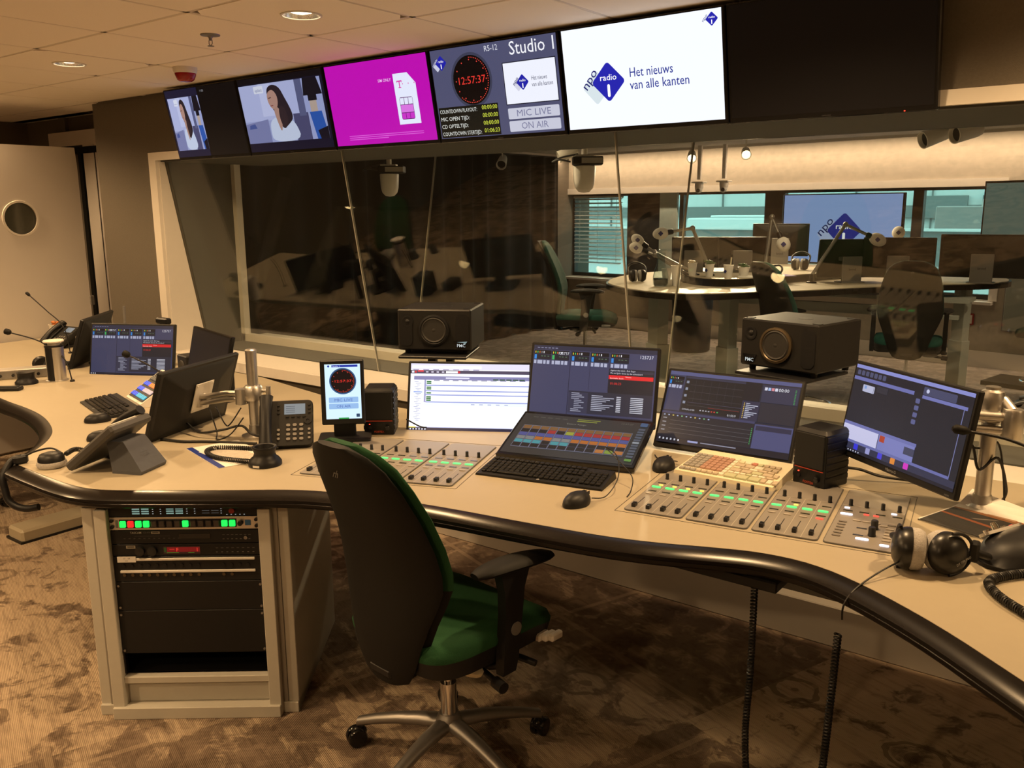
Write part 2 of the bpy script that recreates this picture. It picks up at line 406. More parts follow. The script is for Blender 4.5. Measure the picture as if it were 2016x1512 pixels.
def glazing(name, ya, za, yb, zb, m_pane):
    w = bpy.data.objects.new(name, None); link(w); struct(w)
    L = math.hypot(yb-ya, zb-za); ang = math.atan2(yb-ya, zb-za); p = None
    for i in range(4):
        loc = (-5.4+.855+1.71*i, (ya+yb)/2, (za+zb)/2); rot = (-ang,0,0)
        if p is None: p = box('pane', (0,0,0), (1.704,.010,L), m_pane, w, loc=loc, rot=rot)
        else: inst(p, loc, rot, w)
        if i: box('seal', (0,0,0), (.006,.012,L), m_seal, w, loc=(-5.4+1.71*i, (ya+yb)/2, (za+zb)/2), rot=rot)
    return w
glazing('window_1', 3.552,.745, 3.335,1.99, glassmat('studio_glass', (.93,.945,.92), .048))
glazing('window_2', 3.865,.80, 4.09,1.99, glassmat('coated_studio_glass', (.93,.945,.92), .012))
# ------------------------------------------------------------------ ceiling of square tiles on a rail grid
ceil_ = struct(box('ceiling', (-2.45,.35,ZC+.06), (11.1,6.9,.02), m_tbar))
struct(box('ceiling_studio', (-2.45,7.6,ZC+.03), (11.1,8.2,.06), pm('studio_ceiling', (.38,.36,.33), .9)))
GX = [-3.70+.6*k for k in range(-8,12)]; GY = [2.055+.6*k for k in range(-9,4)]
DL = [(x, 2.355) for x in (-6.4,-4.6,-2.8,-1.0,2.6)]+[(.2,2.955)]+[(x, .555) for x in (-6.4,-4.6,-2.8)]+[(-4.6,-1.245),(-2.8,-1.245),(-1.0,-1.245)]
tile = None; tileh = None
for x in GX:
    for y in GY:
        x0, x1, y0, y1 = max(x,-7.9), min(x+.6,3.05), max(y,-3.0), min(y+.6,3.29 if x > -6.4 else 3.6)
        if x1-x0 < .05 or y1-y0 < .05: continue
        cx, cy = (x0+x1)/2, (y0+y1)/2
        full = x1-x0 > .599 and y1-y0 > .599
        if any(abs(cx-a) < .05 and abs(cy-c) < .05 for a, c in DL) and full:
            if tileh is None:
                b = MB(); n = 32; o = []; q = []
                for i in range(n):
                    a = 2*PI*(i+.5)/n; c, s_ = math.cos(a), math.sin(a); k = .293/max(abs(c),abs(s_)); o.append((c*k,s_*k)); q.append((.072*c,.072*s_))
                vs = [(*p,z) for z in (0,.014) for p in o]+[(*p,z) for z in (0,.014) for p in q]
                fs = []
                for i in range(n):
                    j = (i+1)%n; fs += [(i,j,2*n+j,2*n+i),(n+i,n+j,3*n+j,3*n+i),(i,j,n+j,n+i),(2*n+i,2*n+j,3*n+j,3*n+i)]
                tileh = b.add(vs,fs).build('ceiling_tile', m_tile, ceil_, (cx,cy,ZC))
            else: inst(tileh, (cx,cy,ZC), None, ceil_)
        elif full:
            if tile is None: tile = box('ceiling_tile', (0,0,.007), (.586,.586,.014), m_tile, ceil_, bev=.004, loc=(cx,cy,ZC))
            else: inst(tile, (cx,cy,ZC), None, ceil_)
        else: box('ceiling_tile', (0,0,.007), (x1-x0-.014,y1-y0-.014,.014), m_tile, ceil_, loc=(cx,cy,ZC))
b = MB()
for x in GX:
    if -7.9 < x < 3.05: b.box((x,.3,ZC+.012), (.024,6.6,.02))
for y in GY:
    if -3 < y < 3.6: b.box((-2.425,y,ZC+.012), (10.95,.024,.02))
b.build('ceiling_rail', m_tbar, ceil_)
# ------------------------------------------------------------------ downlights
m_glow = pm('lamp_glow', (.9,.85,.7), .4, emit=(1.,.80,.52), es=6.0)
m_refl = pm('ribbed_reflector', (.75,.72,.66), .22, .9, var=.25, scale=90)
def downlight(x, y, label):
    t = thing('downlight', label, 'ceiling light', (x,y,ZC), 0, 'recessed ceiling downlights')
    MB().lathe([(.0715,.006),(.0715,-.004),(.080,-.003),(.080,.0)], 32, cap=False).build('trim_ring', m_white, t, smooth=40)
    MB().lathe([(.070,0),(.066,.012),(.060,.022)], 32, cap=False).build('reflector', m_refl, t, smooth=60, recalc=False)
    MB().lathe([(.0605,.022),(.045,.012),(.024,.006),(.0001,.004)], 24).build('lamp', m_glow, t, smooth=60)
    ld = bpy.data.lights.new('downlight_light', 'SPOT'); ld.energy = P_DOWN*4; ld.color = LAMP; ld.spot_size = R(160); ld.spot_blend = .6; ld.shadow_soft_size = .055
    link(bpy.data.objects.new('downlight_light', ld), t, (0,0,-.012))
    return t
for x, y in DL:
    if (x, y) == (-2.8,2.355): lb = 'large round ceiling downlight above the television row'
    elif (x, y) == (-4.6,2.355): lb = 'small round ceiling downlight on the left near the red beacon'
    else: lb = 'recessed round downlight in the ceiling outside the picture'
    downlight(x, y, lb)
# sprinkler, red beacon
t = thing('sprinkler', 'small brass fire sprinkler hanging from the ceiling tile', 'sprinkler', (-3.40,2.36,ZC))
MB().lathe([(.041,0),(.040,-.004),(.012,-.008),(.010,-.012)], 24).build('rosette', m_alud, t, smooth=40)
b = MB(); b.cyl((0,0,-.01),(0,0,-.024),.008,.006,12); b.tube([(-.011,0,-.022),(-.012,0,-.036),(0,0,-.046)], .0018, 6); b.tube([(.011,0,-.022),(.012,0,-.036),(0,0,-.046)], .0018, 6)
b.build('frame', m_alud, t); MB().lathe([(.0001,-.044),(.014,-.045),(.014,-.047),(.0001,-.048)], 16).build('deflector', m_alud, t)
t = thing('beacon', 'white and red fire alarm beacon on the ceiling', 'alarm', (-4.26,2.79,ZC))
MB().lathe([(.062,0),(.060,-.020),(.055,-.030)], 24).build('base', m_whitep, t, smooth=40)
MB().lathe([(.0535,-.030),(.0525,-.038),(.042,-.062),(.030,-.070),(.0001,-.071)], 24).build('lens', pm('red_lens', (.30,.010,.012), .2, var=.2), t, smooth=50)
# ------------------------------------------------------------------ door corner
d = bpy.data.objects.new('door_1', None); link(d, None, (-6.45,2.84,0)); struct(d)
m_door = pm('white_door_lacquer', (.60,.56,.52), .45, var=.02, scale=10)
b = MB(); n = 40; x = .025; o = []
hz, hr = 1.632, .112
for i in range(n):
    a = 2*PI*(i+.5)/n; c, s_ = math.cos(a), math.sin(a); k = min(.43/abs(c) if abs(c)>1e-6 else 9, (.495/abs(s_)) if s_>0 else (hz-.02)/abs(s_)); o.append((c*k, hz+s_*k))
vs = [(sx*x,*p) for sx in (-1,1) for p in o]+[(sx*x, hr*math.cos(2*PI*(i+.5)/n), hz+hr*math.sin(2*PI*(i+.5)/n)) for sx in (-1,1) for i in range(n)]
fs = []
for i in range(n):
    j = (i+1)%n; fs += [(i,j,2*n+j,2*n+i),(n+i,n+j,3*n+j,3*n+i),(i,j,n+j,n+i),(2*n+i,2*n+j,3*n+j,3*n+i)]
b.add(vs, fs).build('leaf', m_door, d)
XY = Matrix(((0,0,1,0),(1,0,0,0),(0,1,0,hz),(0,0,0,1)))
MB().lathe([(.108,.022),(.108,.030),(.122,.030),(.124,.022)], 40, XY, cap=False).build('porthole_ring', m_white, d, smooth=40)
MB().lathe([(.1115,-.004),(.1115,.004)], 40, XY).build('porthole_glass', pm('dark_porthole_glass', (.07,.072,.055), .08, var=.1), d)
box('hinge', (.02,.44,1.03), (.03,.03,.07), m_alud, d, bev=.004)
b = MB()   # door casing beside the leaf
b.box((-6.83,3.60,2.24), (1.2,.06,.11)); b.box((-6.82,3.60,1.09), (.16,.06,2.19)); b.box((-6.52,3.60,1.09), (.42,.06,2.19)); 
struct(b.build('trim_5', m_door))
b = MB(); b.box((-6.95,3.585,1.06), (.055,.04,2.12)); b.box((-6.98,3.585,2.145), (.9,.04,.05)); b.box((-6.725,3.585,1.06), (.012,.03,2.12))
struct(b.build('trim_6', m_rubber))
# ------------------------------------------------------------------ six televisions in a tilted row
TVW, TVH = .7225, .420
def npo(sc, u, v, a, grey, dark, blue='#1f22a6', word=True):
    """logo of two tilted tiles: grey 'npo', blue 'radio 1'"""
    sc.dia(u-a*.50, v+a*.16, a*.86, grey, 47, .12); sc.dia(u, v, a, blue, 45, .12)
    sc.txt('npo', u-a*.93, v+a*.26, a*.46, dark, 'l', -50, .018, fw=a*.80)
    sc.txt('radio', u, v-a*.06, a*.30, '#ffffff', 'c', 0, .012, fw=a*.70)
    sc.rr(u-a*.055, v+a*.08, u+a*.055, v+a*.52, a*.05, '#ffffff')
def tv(i, label, pic, st=1.0, extra=None):
    xc = -.692-.7275*(5-i)-.36375
    t = thing('television', label, 'television', (xc, 3.225, 1.982), 0, 'tilted televisions above the studio window', rot=(R(11),0,0))
    b = MB(); b.box((0,.018,TVH/2), (TVW,.036,TVH), .004); b.build('housing', m_blackg, t)
    b = MB(); b.box((0,.05,TVH/2), (.5,.03,.28), .01); b.box((0,.07,TVH/2), (.2,.03,.2)); b.build('back_cover', m_black, t)
    sc = SC(.700,.392); pic(sc); sc.build('screen', screenmat(st), t, (0,-.0008,TVH/2+.006))
    lg = SC(.05,.008); lg.txt('SAMSUNG', .025,.006,.007,'#3a3a3c','c'); lg.build('maker_mark', m_ink, t, (0,-.0006,.008))
    box('standby_light', (.26,-.001,.006), (.004,.002,.003), pm('led_red', (.3,.02,.02), .4, emit=(1,.05,.02), es=3.) if i==5 else m_black, t)
    box('mount', (0,.085,.30), (.10,.05,.12), m_black, t)
    return t
def woman(sc, x0, x1, y0, y1):
    X = lambda a: x0+(x1-x0)*a
    Y = lambda a: y0+(y1-y0)*a
    P = lambda pts, c: sc.poly([(X(a), Y(q)) for a, q in pts], c)
    P([(0,0),(1,0),(1,1),(0,1)], '#9fa8d6'); P([(.0,.0),(.72,.0),(.72,.62),(0,.62)], '#b3bbe6'); P([(.25,0),(.40,0),(.40,.55),(.25,.55)], '#c3caf0')
    P([(0,.66),(.3,.60),(.3,1),(0,1)], '#7d83b2'); P([(.62,.55),(.8,.55),(.8,1),(.62,1)], '#4c4c72'); P([(.7,0),(.78,0),(.78,.6),(.7,.6)], '#5a5f86')
    P([(.80,0),(.96,0),(1,.28),(.78,.28)], '#15131d'); P([(.83,.28),(.93,.28),(.93,.37),(.83,.37)], '#15131d'); P([(.84,.37),(.92,.37),(.92,.55),(.84,.55)], '#b9a79c')
    P([(.82,.55),(.96,.55),(1,1),(.86,1)], '#2a58b0'); P([(.88,.86),(1,.8),(1,1),(.9,1)], '#101020'); P([(.05,.68),(.12,.66),(.14,.74),(.04,.75)], '#4a5a9a')
    P(chaikin([(.33,.62),(.45,.56),(.56,.60),(.64,.72),(.68,1),(.32,1),(.31,.8)], 2, True), '#c9d4ee')
    P(chaikin([(.34,.10),(.42,.02),(.51,.08),(.55,.25),(.60,.45),(.62,.62),(.55,.72),(.47,.80),(.44,.60),(.36,.35)], 2, True), '#2a2028')
    P(chaikin([(.345,.16),(.42,.10),(.47,.22),(.46,.38),(.42,.46),(.37,.42),(.34,.30)], 2, True), '#b58d80')
    P(chaikin([(.39,.42),(.46,.40),(.48,.60),(.45,.86),(.42,.70)], 2, True), '#b08a7c')
    P(chaikin([(.46,.40),(.53,.40),(.56,.65),(.49,.82),(.45,.62)], 2, True), '#33262c')
    P([(.355,.245),(.39,.235),(.39,.25),(.355,.26)], '#4a3030'); P([(.365,.375),(.40,.37),(.40,.385),(.365,.39)], '#8a4a4a')
    sc.rr(X(.19),Y(.03),X(.31),Y(.155), .006, '#dfe4f6'); sc.txt('epilact', X(.25), Y(.125), (x1-x0)*.034, '#6a78b0', 'c')
def pic1(sc):
    sc.rect(0,0,.7,.392,'#07070a'); sc.rect(0,0,.33,.392,'#1b1b35'); woman(sc, .015,.33,.045,.352); sc.txt('? 105', .36,.03,.018,'#9a9aa0')
def pic2(sc):
    sc.rect(0,0,.7,.392,'#14142a'); sc.rect(0,0,.7,.03,'#0a0a12'); woman(sc, .0,.68,.035,.345); sc.rect(.0,.345,.7,.392,'#12122a')
def pic3(sc):
    sc.rect(0,0,.7,.392,'#b40aa8')
    P = [(.47,.075),(.565,.075),(.612,.125),(.612,.31),(.47,.31)]
    sc.poly(P, '#dadff2'); sc.txt('SIM ONLY', .455,.105,.020,'#e6b9ea','r',0,.01)
    sc.rect(.490,.108,.524,.113,'#d0149a'); sc.rect(.504,.108,.510,.140,'#d0149a'); sc.rect(.498,.138,.516,.142,'#d0149a'); sc.rect(.490,.108,.493,.118,'#d0149a'); sc.rect(.521,.108,.524,.118,'#d0149a')
    for k in range(3): sc.rect(.492+.0+.038*(k+1)-.005+.0, .122, .492+.038*(k+1), .127, '#d0149a')
    sc.rr(.492,.185,.578,.288,.008,'#5a1a66')
    for q, (a, c) in enumerate(((.494,.520),(.523,.547),(.550,.576))): sc.rect(a,.188,c,.218,'#d8dcf0'); sc.rect(a,.258,c,.285,'#c032c0')
    sc.rect(.494,.221,.576,.255,'#cf6fd6')
    for k in range(3): sc.rect(.10,.345+.009*k,.10+(.52,.52,.28)[k],.349+.009*k,'#cf55cc')
def ring60(sc, u, v, r, face, rim):
    sc.circ(u, v, r, rim, 48); sc.circ(u, v, r*.90, face, 48)
    for k in range(38):
        a = 2*PI*k/60; sc.circ(u+r*.82*math.sin(a), v-r*.82*math.cos(a), r*.022, '#e2483c', 6)
    for k in range(12):
        a = 2*PI*k/12; sc.circ(u+r*.74*math.sin(a), v-r*.74*math.cos(a), r*.028, '#e2483c', 6)
def pic4(sc):
    sc.rect(0,0,.7,.392,'#4e506e'); ring60(sc, .225,.145,.118,'#0a0607','#3b3d52')
    sc.txt('12:57:37', .225,.160,.046,'#e23a30','c',0,0,fw=.165)
    npo(sc, .060,.058,.048,'#c9cce0','#1c1c60'); sc.txt('R5-12', .318,.034,.034,'#d6d8e4','l',fw=.075); sc.txt('Studio 1', .688,.062,.078,'#f2f3fa','r',fw=.235)
    sc.rect(.408,.090,.690,.268,'#1c1c2c'); sc.rect(.412,.094,.686,.264,'#f0f3ff'); npo(sc, .508,.178,.048,'#d3d5e6','#2b2b66')
    sc.txt('Het nieuws', .556,.174,.026,'#34365c','l',fw=.082); sc.txt('van alle kanten', .556,.200,.026,'#34365c','l',fw=.110)
    for y, s_ in ((.282,'MIC LIVE'),(.336,'ON AIR')): sc.rr(.412,y,.686,y+.046,.006,'#c7c9da'); sc.txt(s_, .549,y+.036,.040,'#77799a','c',0,0,fw=.185 if s_[0]=='M' else .145)
    sc.rect(.008,.252,.36,.388,'#12130f')
    for k, (a, c) in enumerate((('COUNTDOWN PLAYOUT:','00:00:00'),('MIC OPEN TIJD:','00:00:00'),('CD OPTELTIJD:','00:00:00'),('COUNTDOWN STERTIJD:','01:06:23'))):
        y = .279+.0335*k; sc.txt(a, .014,y,.0245,'#dfe1dc','l',0,0,fw=.0124*len(a)); sc.txt(c, .354,y-.004,.026,'#d3df4a','r',0,0,fw=.088)
def pic5(sc, ws=True):
    sc.rect(0,0,.7,.392,'#eef3fc'); npo(sc, .205,.215,.112,'#cfdbe0','#22246a')
    sc.txt('Het nieuws', .303,.205,.050,'#27358c','l',0,.004,fw=.192); sc.txt('van alle kanten', .303,.252,.050,'#27358c','l',0,.004,fw=.258)
    npo(sc, .662,.034,.036,'#eef3fc','#30357a')
def pic6(sc): sc.rect(0,0,.7,.392,(.0006,.0006,.0007))
tv(0,'leftmost television, half picture of a dark haired woman, half black',pic1,.85)
tv(1,'television showing a dark haired woman in a white top',pic2,.75)
tv(2,'television with a magenta picture of a SIM card',pic3,1.1)
tv(3,'television with red clock face and Studio 1 status lines',pic4,1.0)
tv(4,'bright white television with a blue radio logo and slogan',pic5,1.12)
tv(5,'switched off black television at the right end of the row',pic6,1.0)
# ------------------------------------------------------------------ the long curved desk
front = [(1.2,.75),(.8,1.0),(.35,1.36),(-.146,1.777),(-.323,1.926),(-.515,2.047),(-.653,2.10),(-.783,2.095),(-.904,2.05),(-1.026,1.996),(-1.158,1.954),(-1.307,1.927),(-1.467,1.901),(-1.649,1.875),(-1.834,1.839),(-2.02,1.79),(-2.19,1.715),(-2.354,1.583),(-2.554,1.438),(-2.661,1.36),(-2.75,1.318),(-2.887,1.306),(-3.11,1.31),(-3.24,1.315)]
inner = [(-3.275,1.348),(-3.39,1.475),(-3.499,1.564),(-3.633,1.639),(-3.873,1.72),(-4.105,1.76),(-4.39,1.775),(-4.8,1.83),(-5.3,1.96),(-5.9,2.05),(-6.36,2.02)]
fr = chaikin(front, 2)+chaikin(inner, 2)
back = [(-6.40,2.92),(-3.87,2.86),(-3.25,2.74),(-2.68,2.765),(-2.64,2.96),(-2.2,3.1),(1.2,3.16)]
desk = thing('desk', 'long curved cream desk with black rounded front edge', 'desk', (0,0,0))
MB().prism(fr+back, ZD-.03, ZD).build('worktop', m_cream, desk)
def sweep(line, prof, zoff):
    P = [Vector((x,y,0)) for x,y in line]; n = len(P); rings = []
    for i in range(n):
        d = (P[min(i+1,n-1)]-P[max(i-1,0)]).normalized(); o = Vector((-d.y,d.x,0))   # outward = left of travel (right to left)
        rings.append([(P[i].x+o.x*-a, P[i].y+o.y*-a, zoff+z) for a, z in prof])
    return rings
line = fr
prof = [(0,-.001),(-.012,-.003),(-.040,-.012),(-.050,-.020),(-.052,-.028),(-.0505,-.0295),(-.052,-.031),(-.052,-.040),(-.046,-.046),(.0,-.047)]
prof = [(-a,z) for a,z in prof]
rg = sweep(line, [(-a,z) for a,z in prof], ZD)
MB().loft(rg).build('edge_band', m_edge, desk, smooth=35)
b = MB()
def _rc(ox, oy, w_, d_, a):
    c_, s_ = math.cos(R(a)), math.sin(R(a)); P_ = [(ox+x*c_-y*s_, oy+x*s_+y*c_) for x, y in ((-.02,-.015),(w_+.02,-.015),(w_+.02,d_+.02),(-.02,d_+.02))]; return [(P_[i],P_[(i+1)%4]) for i in range(4)]
for (p, q) in _rc(-1.239,2.165,.744,.5,9)+_rc(-2.312,1.83,.554,.5,21):
    dx, dy = q[0]-p[0], q[1]-p[1]; L = math.hypot(dx,dy); a = math.atan2(dy,dx)
    b.box((0,0,0), (L,.0015,.0012), M=T((p[0]+q[0])/2,(p[1]+q[1])/2,ZD+.0002) @ rotz(a))
b.build('joint_line', pm('dark_joint', (.05,.045,.04), .7), desk)
m_ply = pm('grey_support_panel', (.20,.19,.17), .6, var=.03)
MB().box((.02,1.98,.37), (.05,.62,.735), 0).build('support_panel', m_ply, desk)
MB().box((-4.66,2.28,.035), (.16,.86,.07), .012).build('leg_foot', m_cream, desk); box('leg_column', (-4.66,2.5,.40), (.10,.16,.70), m_ply, desk); box('leg_pad', (-4.66,2.28,.006), (.17,.88,.012), m_black, desk)
box('cable_tray', (-2.2,2.62,.66), (2.6,.14,.05), m_black, desk, M=None)
b = MB(); b.box((-1.2,2.55,.73),(.10,.8,.05)); b.box((-.35,2.5,.73),(.10,1.0,.05)); b.box((-2.1,2.25,.73),(.1,.7,.05)); b.build('frame_beam', m_black, desk)
b = MB(); b.box((-.9,2.12,.715),(.34,.10,.03),.004); b.build('under_desk_box', m_black, desk)
# ------------------------------------------------------------------ displays
SW, SH = .484, .272
def monitor(label, c, yaw, tilt, pic=None, st=1., w=.51, h=.305, stand='foot', mark='Hanns.G', group=None, backmark=None, name='monitor', zb=None, glossy=False):
    zb = ZD if zb is None else zb
    t = thing(name, label, 'monitor', (c[0],c[1],zb), R(yaw), group)
    hz = c[2]-zb
    b = MB(); b.box((0,.010,0), (w,.020,h), .004)
    hs = b.build('housing', m_blackg if glossy else m_black, t, (0,0,hz), (R(-tilt),0,0))
    b = MB(); b.loft([[(x*s_*w,y_,z*s_*h) for x,z in rrect(1,1,.04,3)] for s_, y_ in ((.92,.020),(.84,.028),(.50,.040),(.44,.044))]); b.build('back_cover', m_dark, hs, smooth=30)
    sw, sh = w-.022, (w-.022)*9/16
    if sh > h-.02: sh = h-.026
    off = (h-sh)/2-.010
    sc = SC(sw, sh)
    if pic: pic(sc)
    else: sc.rect(0,0,sw,sh,(.004,.004,.005))
    sc.build('screen', screenmat(st), hs, (0,-.0008,off))
    if mark:
        lg = SC(.08,.012); lg.txt(mark, .04,.010,.013,'#8a8a8a','c'); lg.build('maker_mark', m_ink, hs, (0,-.0006,-h/2+.011))
        hd = SC(.03,.01); hd.txt('HDMI', .015,.008,.007,'#77777a','c'); hd.build('port_mark', m_ink, hs, (w/2-.03,-.0006,-h/2+.008))
    if backmark:
        bmk = SC(.12,.02); bmk.txt(backmark, .06,.015,.018,'#3c342c','c'); bmk.build('back_mark', m_ink, hs, (0,.0208,h/2-.022), (0,0,PI))
        box('back_slot', (0,.021,h/2-.045), (.26,.004,.012), m_black, hs)
    if stand == 'foot':
        b = MB(); b.prism(rrect(.22,.16,.03,4,0,.09), 0, .012); b.build('stand_base', m_black, t)
        b = MB(); b.box((0,.10,(hz)/2+.006), (.07,.03,max(hz,.04)), .004); b.box((0,.07,hz*.9), (.07,.06,.05), .004); b.build('stand_neck', m_black, t)
    elif stand == 'thin':
        b = MB(); b.prism(rrect(.20,.15,.02,4,0,.10), 0, .008); b.build('stand_base', m_alud, t)
        b = MB(); b.box((0,.13,(hz+.02)/2), (.16,.02,max(hz+.02,.04)), .003); b.box((0,.09,hz), (.16,.07,.03), .003); b.build('stand_neck', m_alud, t)
        b = SC(.1,.03); b.txt('brind', .05,.022,.028,'#151310','c'); b.build('stand_mark', m_ink, t, (0,.1406,hz*.55), (0,0,PI))
    return t, hs
def deck(sc, x0, x1, y, h, clock=False):
    w = x1-x0
    sc.rect(x0,y,x1,y+h*.28,'#15161d')
    for k in range(5): sc.rect(x0+w*(.06+.12*k),y+h*.08,x0+w*(.06+.12*k)+w*.05,y+h*.22,('#d8c23a','#4fc46a','#c96f3a','#8a8a92','#e6e8f2')[k])
    sc.rect(x0,y+h*.30,x1,y+h*.66,'#20222c'); sc.rect(x0+w*.03,y+h*.33,x0+w*.16,y+h*.64,'#2f86d8' if not clock else '#3fae62')
    for k, q in enumerate((.42,.58,.78)): sc.rect(x0+w*q,y+h*.40,x0+w*(q+.10),y+h*.46,'#4c6a58')
    for a, c in ((.02,.16),(.22,.50),(.56,.70),(.76,.92)): sc.rect(x0+w*a,y+h*.72,x0+w*c,y+h*.98,'#aeb2cc')
def pic_playout(sc):
    w, h = sc.w, sc.h; sc.rect(0,0,w,h,'#3f4260'); sc.rect(0,0,w,h*.06,'#2c2e42')
    for k in range(6): sc.rect(w*(.03+.03*k),h*.03,w*(.05+.03*k),h*.042,'#7d80a0')
    sc.rect(w*.31,h*.06,w*.315,h,'#24263a'); sc.rect(w*.63,h*.06,w*.633,h*.60,'#2a2c40'); sc.rect(w*.475,h*.06,w*.478,h*.6,'#2a2c40')
    for k, x in enumerate((.005,.155,.32,.48,.64)): deck(sc, w*x, w*(x+.145), h*.07, h*.20, k==1)
    sc.txt('125737', w*.30,h*.125,h*.055,'#d6d8e6','r'); sc.txt('125737', w*.975,h*.125,h*.065,'#d6d8e6','r')
    sc.rect(w*.635,h*.28,w*.99,h*.62,'#20202a'); sc.rect(w*.635,h*.30,w*.985,h*.335,'#2d2f42'); sc.rect(w*.635,h*.37,w*.985,h*.425,'#e2242c')
    sc.txt('Against the wind - Bob Seger', w*.645,h*.312,h*.030,'#d2d4e2'); sc.txt('Me and Julio down by the schoolyard', w*.645,h*.350,h*.030,'#d2d4e2'); sc.txt('Nieuws', w*.79,h*.395,h*.026,'#f4dede','c'); sc.txt('Sportradio, Studio', w*.645,h*.418,h*.026,'#f6e6e6')
    sc.txt('01:06:23', w*.65,h*.50,h*.046,'#d8302c','l')
    sc.rect(w*.32,h*.62,w*.99,h*.93,'#2a2c3c'); sc.rect(w*.32,h*.64,w*.48,h*.93,'#34364c')
    for k in range(11): sc.rect(w*(.37 if 3<k<9 else .345),h*(.645+.025*k),w*(.41+.02*(k%3)),h*(.657+.025*k),'#9497ac'); 
    for k in range(9):
        y = h*(.665+.025*k); sc.rect(w*.51,y,w*(.60+.03*((k*7)%4)),y+h*.011,'#a9acc0'); sc.rect(w*.71,y,w*.745,y+h*.012,'#c9cbd8'); sc.rect(w*.82,y,w*.92,y+h*.012,'#c9cbd8')
    sc.rect(0,h*.955,w,h,'#1c1d2a')
    for k in range(3): sc.rect(w*(.01+.025*k),h*.965,w*(.022+.025*k),h*.985,'#c6c8d6')
def pic_browser(sc):
    w, h = sc.w, sc.h; sc.rect(0,0,w,h,'#f4f6fc'); sc.rect(0,0,w,h*.09,'#d8d4ee'); sc.rect(w*.01,h*.03,w*.6,h*.075,'#eeecfa')
    for k in range(7): sc.rect(w*(.02+.085*k),h*.085,w*(.07+.085*k),h*.097,'#8a7fa4')
    sc.rect(0,h*.10,w,h*.15,'#4a4458'); sc.rect(w*.01,h*.11,w*.03,h*.14,'#d6d6de'); sc.rect(w*.035,h*.11,w*.05,h*.14,'#c83038')
    for k in range(6): sc.rect(w*(.13+.045*k),h*.115,w*(.15+.045*k),h*.135,'#c9c5d6')
    sc.rect(w*.30,h*.11,w*.40,h*.14,'#ffffff'); sc.rect(w*.40,h*.11,w*.42,h*.14,'#c02838'); sc.rect(w*.06,h*.10,w*.11,h*.125,'#d23a44')
    sc.rect(0,h*.15,w,h*.19,'#e6e8f4'); sc.rect(w*.03,h*.19,w,h*.245,'#7d7ca6'); sc.rect(w*.30,h*.205,w*.50,h*.225,'#d6d6ea'); sc.rect(w*.02,h*.245,w*.11,h*.94,'#fbfbff')
    for k in range(24): sc.rect(w*(.035+.01*(k%3)),h*(.27+.025*k),w*(.07+.012*((k*5)%3)),h*(.279+.025*k),'#9aa0c0')
    sc.rect(w*.03,h*.42,w*.105,h*.435,'#6f8fd6')
    sc.rect(w*.12,h*.245,w,h*.58,'#f7f8ff'); sc.rect(w*.12,h*.245,w*.135,h*.58,'#9496be')
    for k, y in enumerate((.26,.285,.345,.37,.43,.49,.515,.54)): sc.rect(w*.14,h*y,w*.18,h*(y+.021),'#1c6a30')
    for y in (.318,.40,.46,.566): sc.rect(w*.135,h*y,w,h*(y+.018),'#8f9ad0')
    for k in range(10): sc.rect(w*(.2+.08*k),h*.247,w*(.25+.08*k),h*.257,'#5d5f86')
    for k in range(5): sc.rect(w*(.70+.055*k),h*.225,w*(.745+.055*k),h*.243,'#2c4a3c')
    sc.rect(w*.12,h*.585,w,h*.63,'#dfe6f8'); 
    for k in range(5): sc.rect(w*(.52+.07*k),h*.60,w*(.55+.07*k),h*.612,'#9fa6c4')
    sc.rect(0,h*.955,w,h,'#23233a'); sc.rect(0,h*.945,w,h*.955,'#b8bce0'); sc.rect(0,h*.945,w*.06,h*.958,'#d8c830')
    for k in range(6): sc.rect(w*(.01+.025*k),h*.968,w*(.02+.025*k),h*.988,'#e6e8f4')
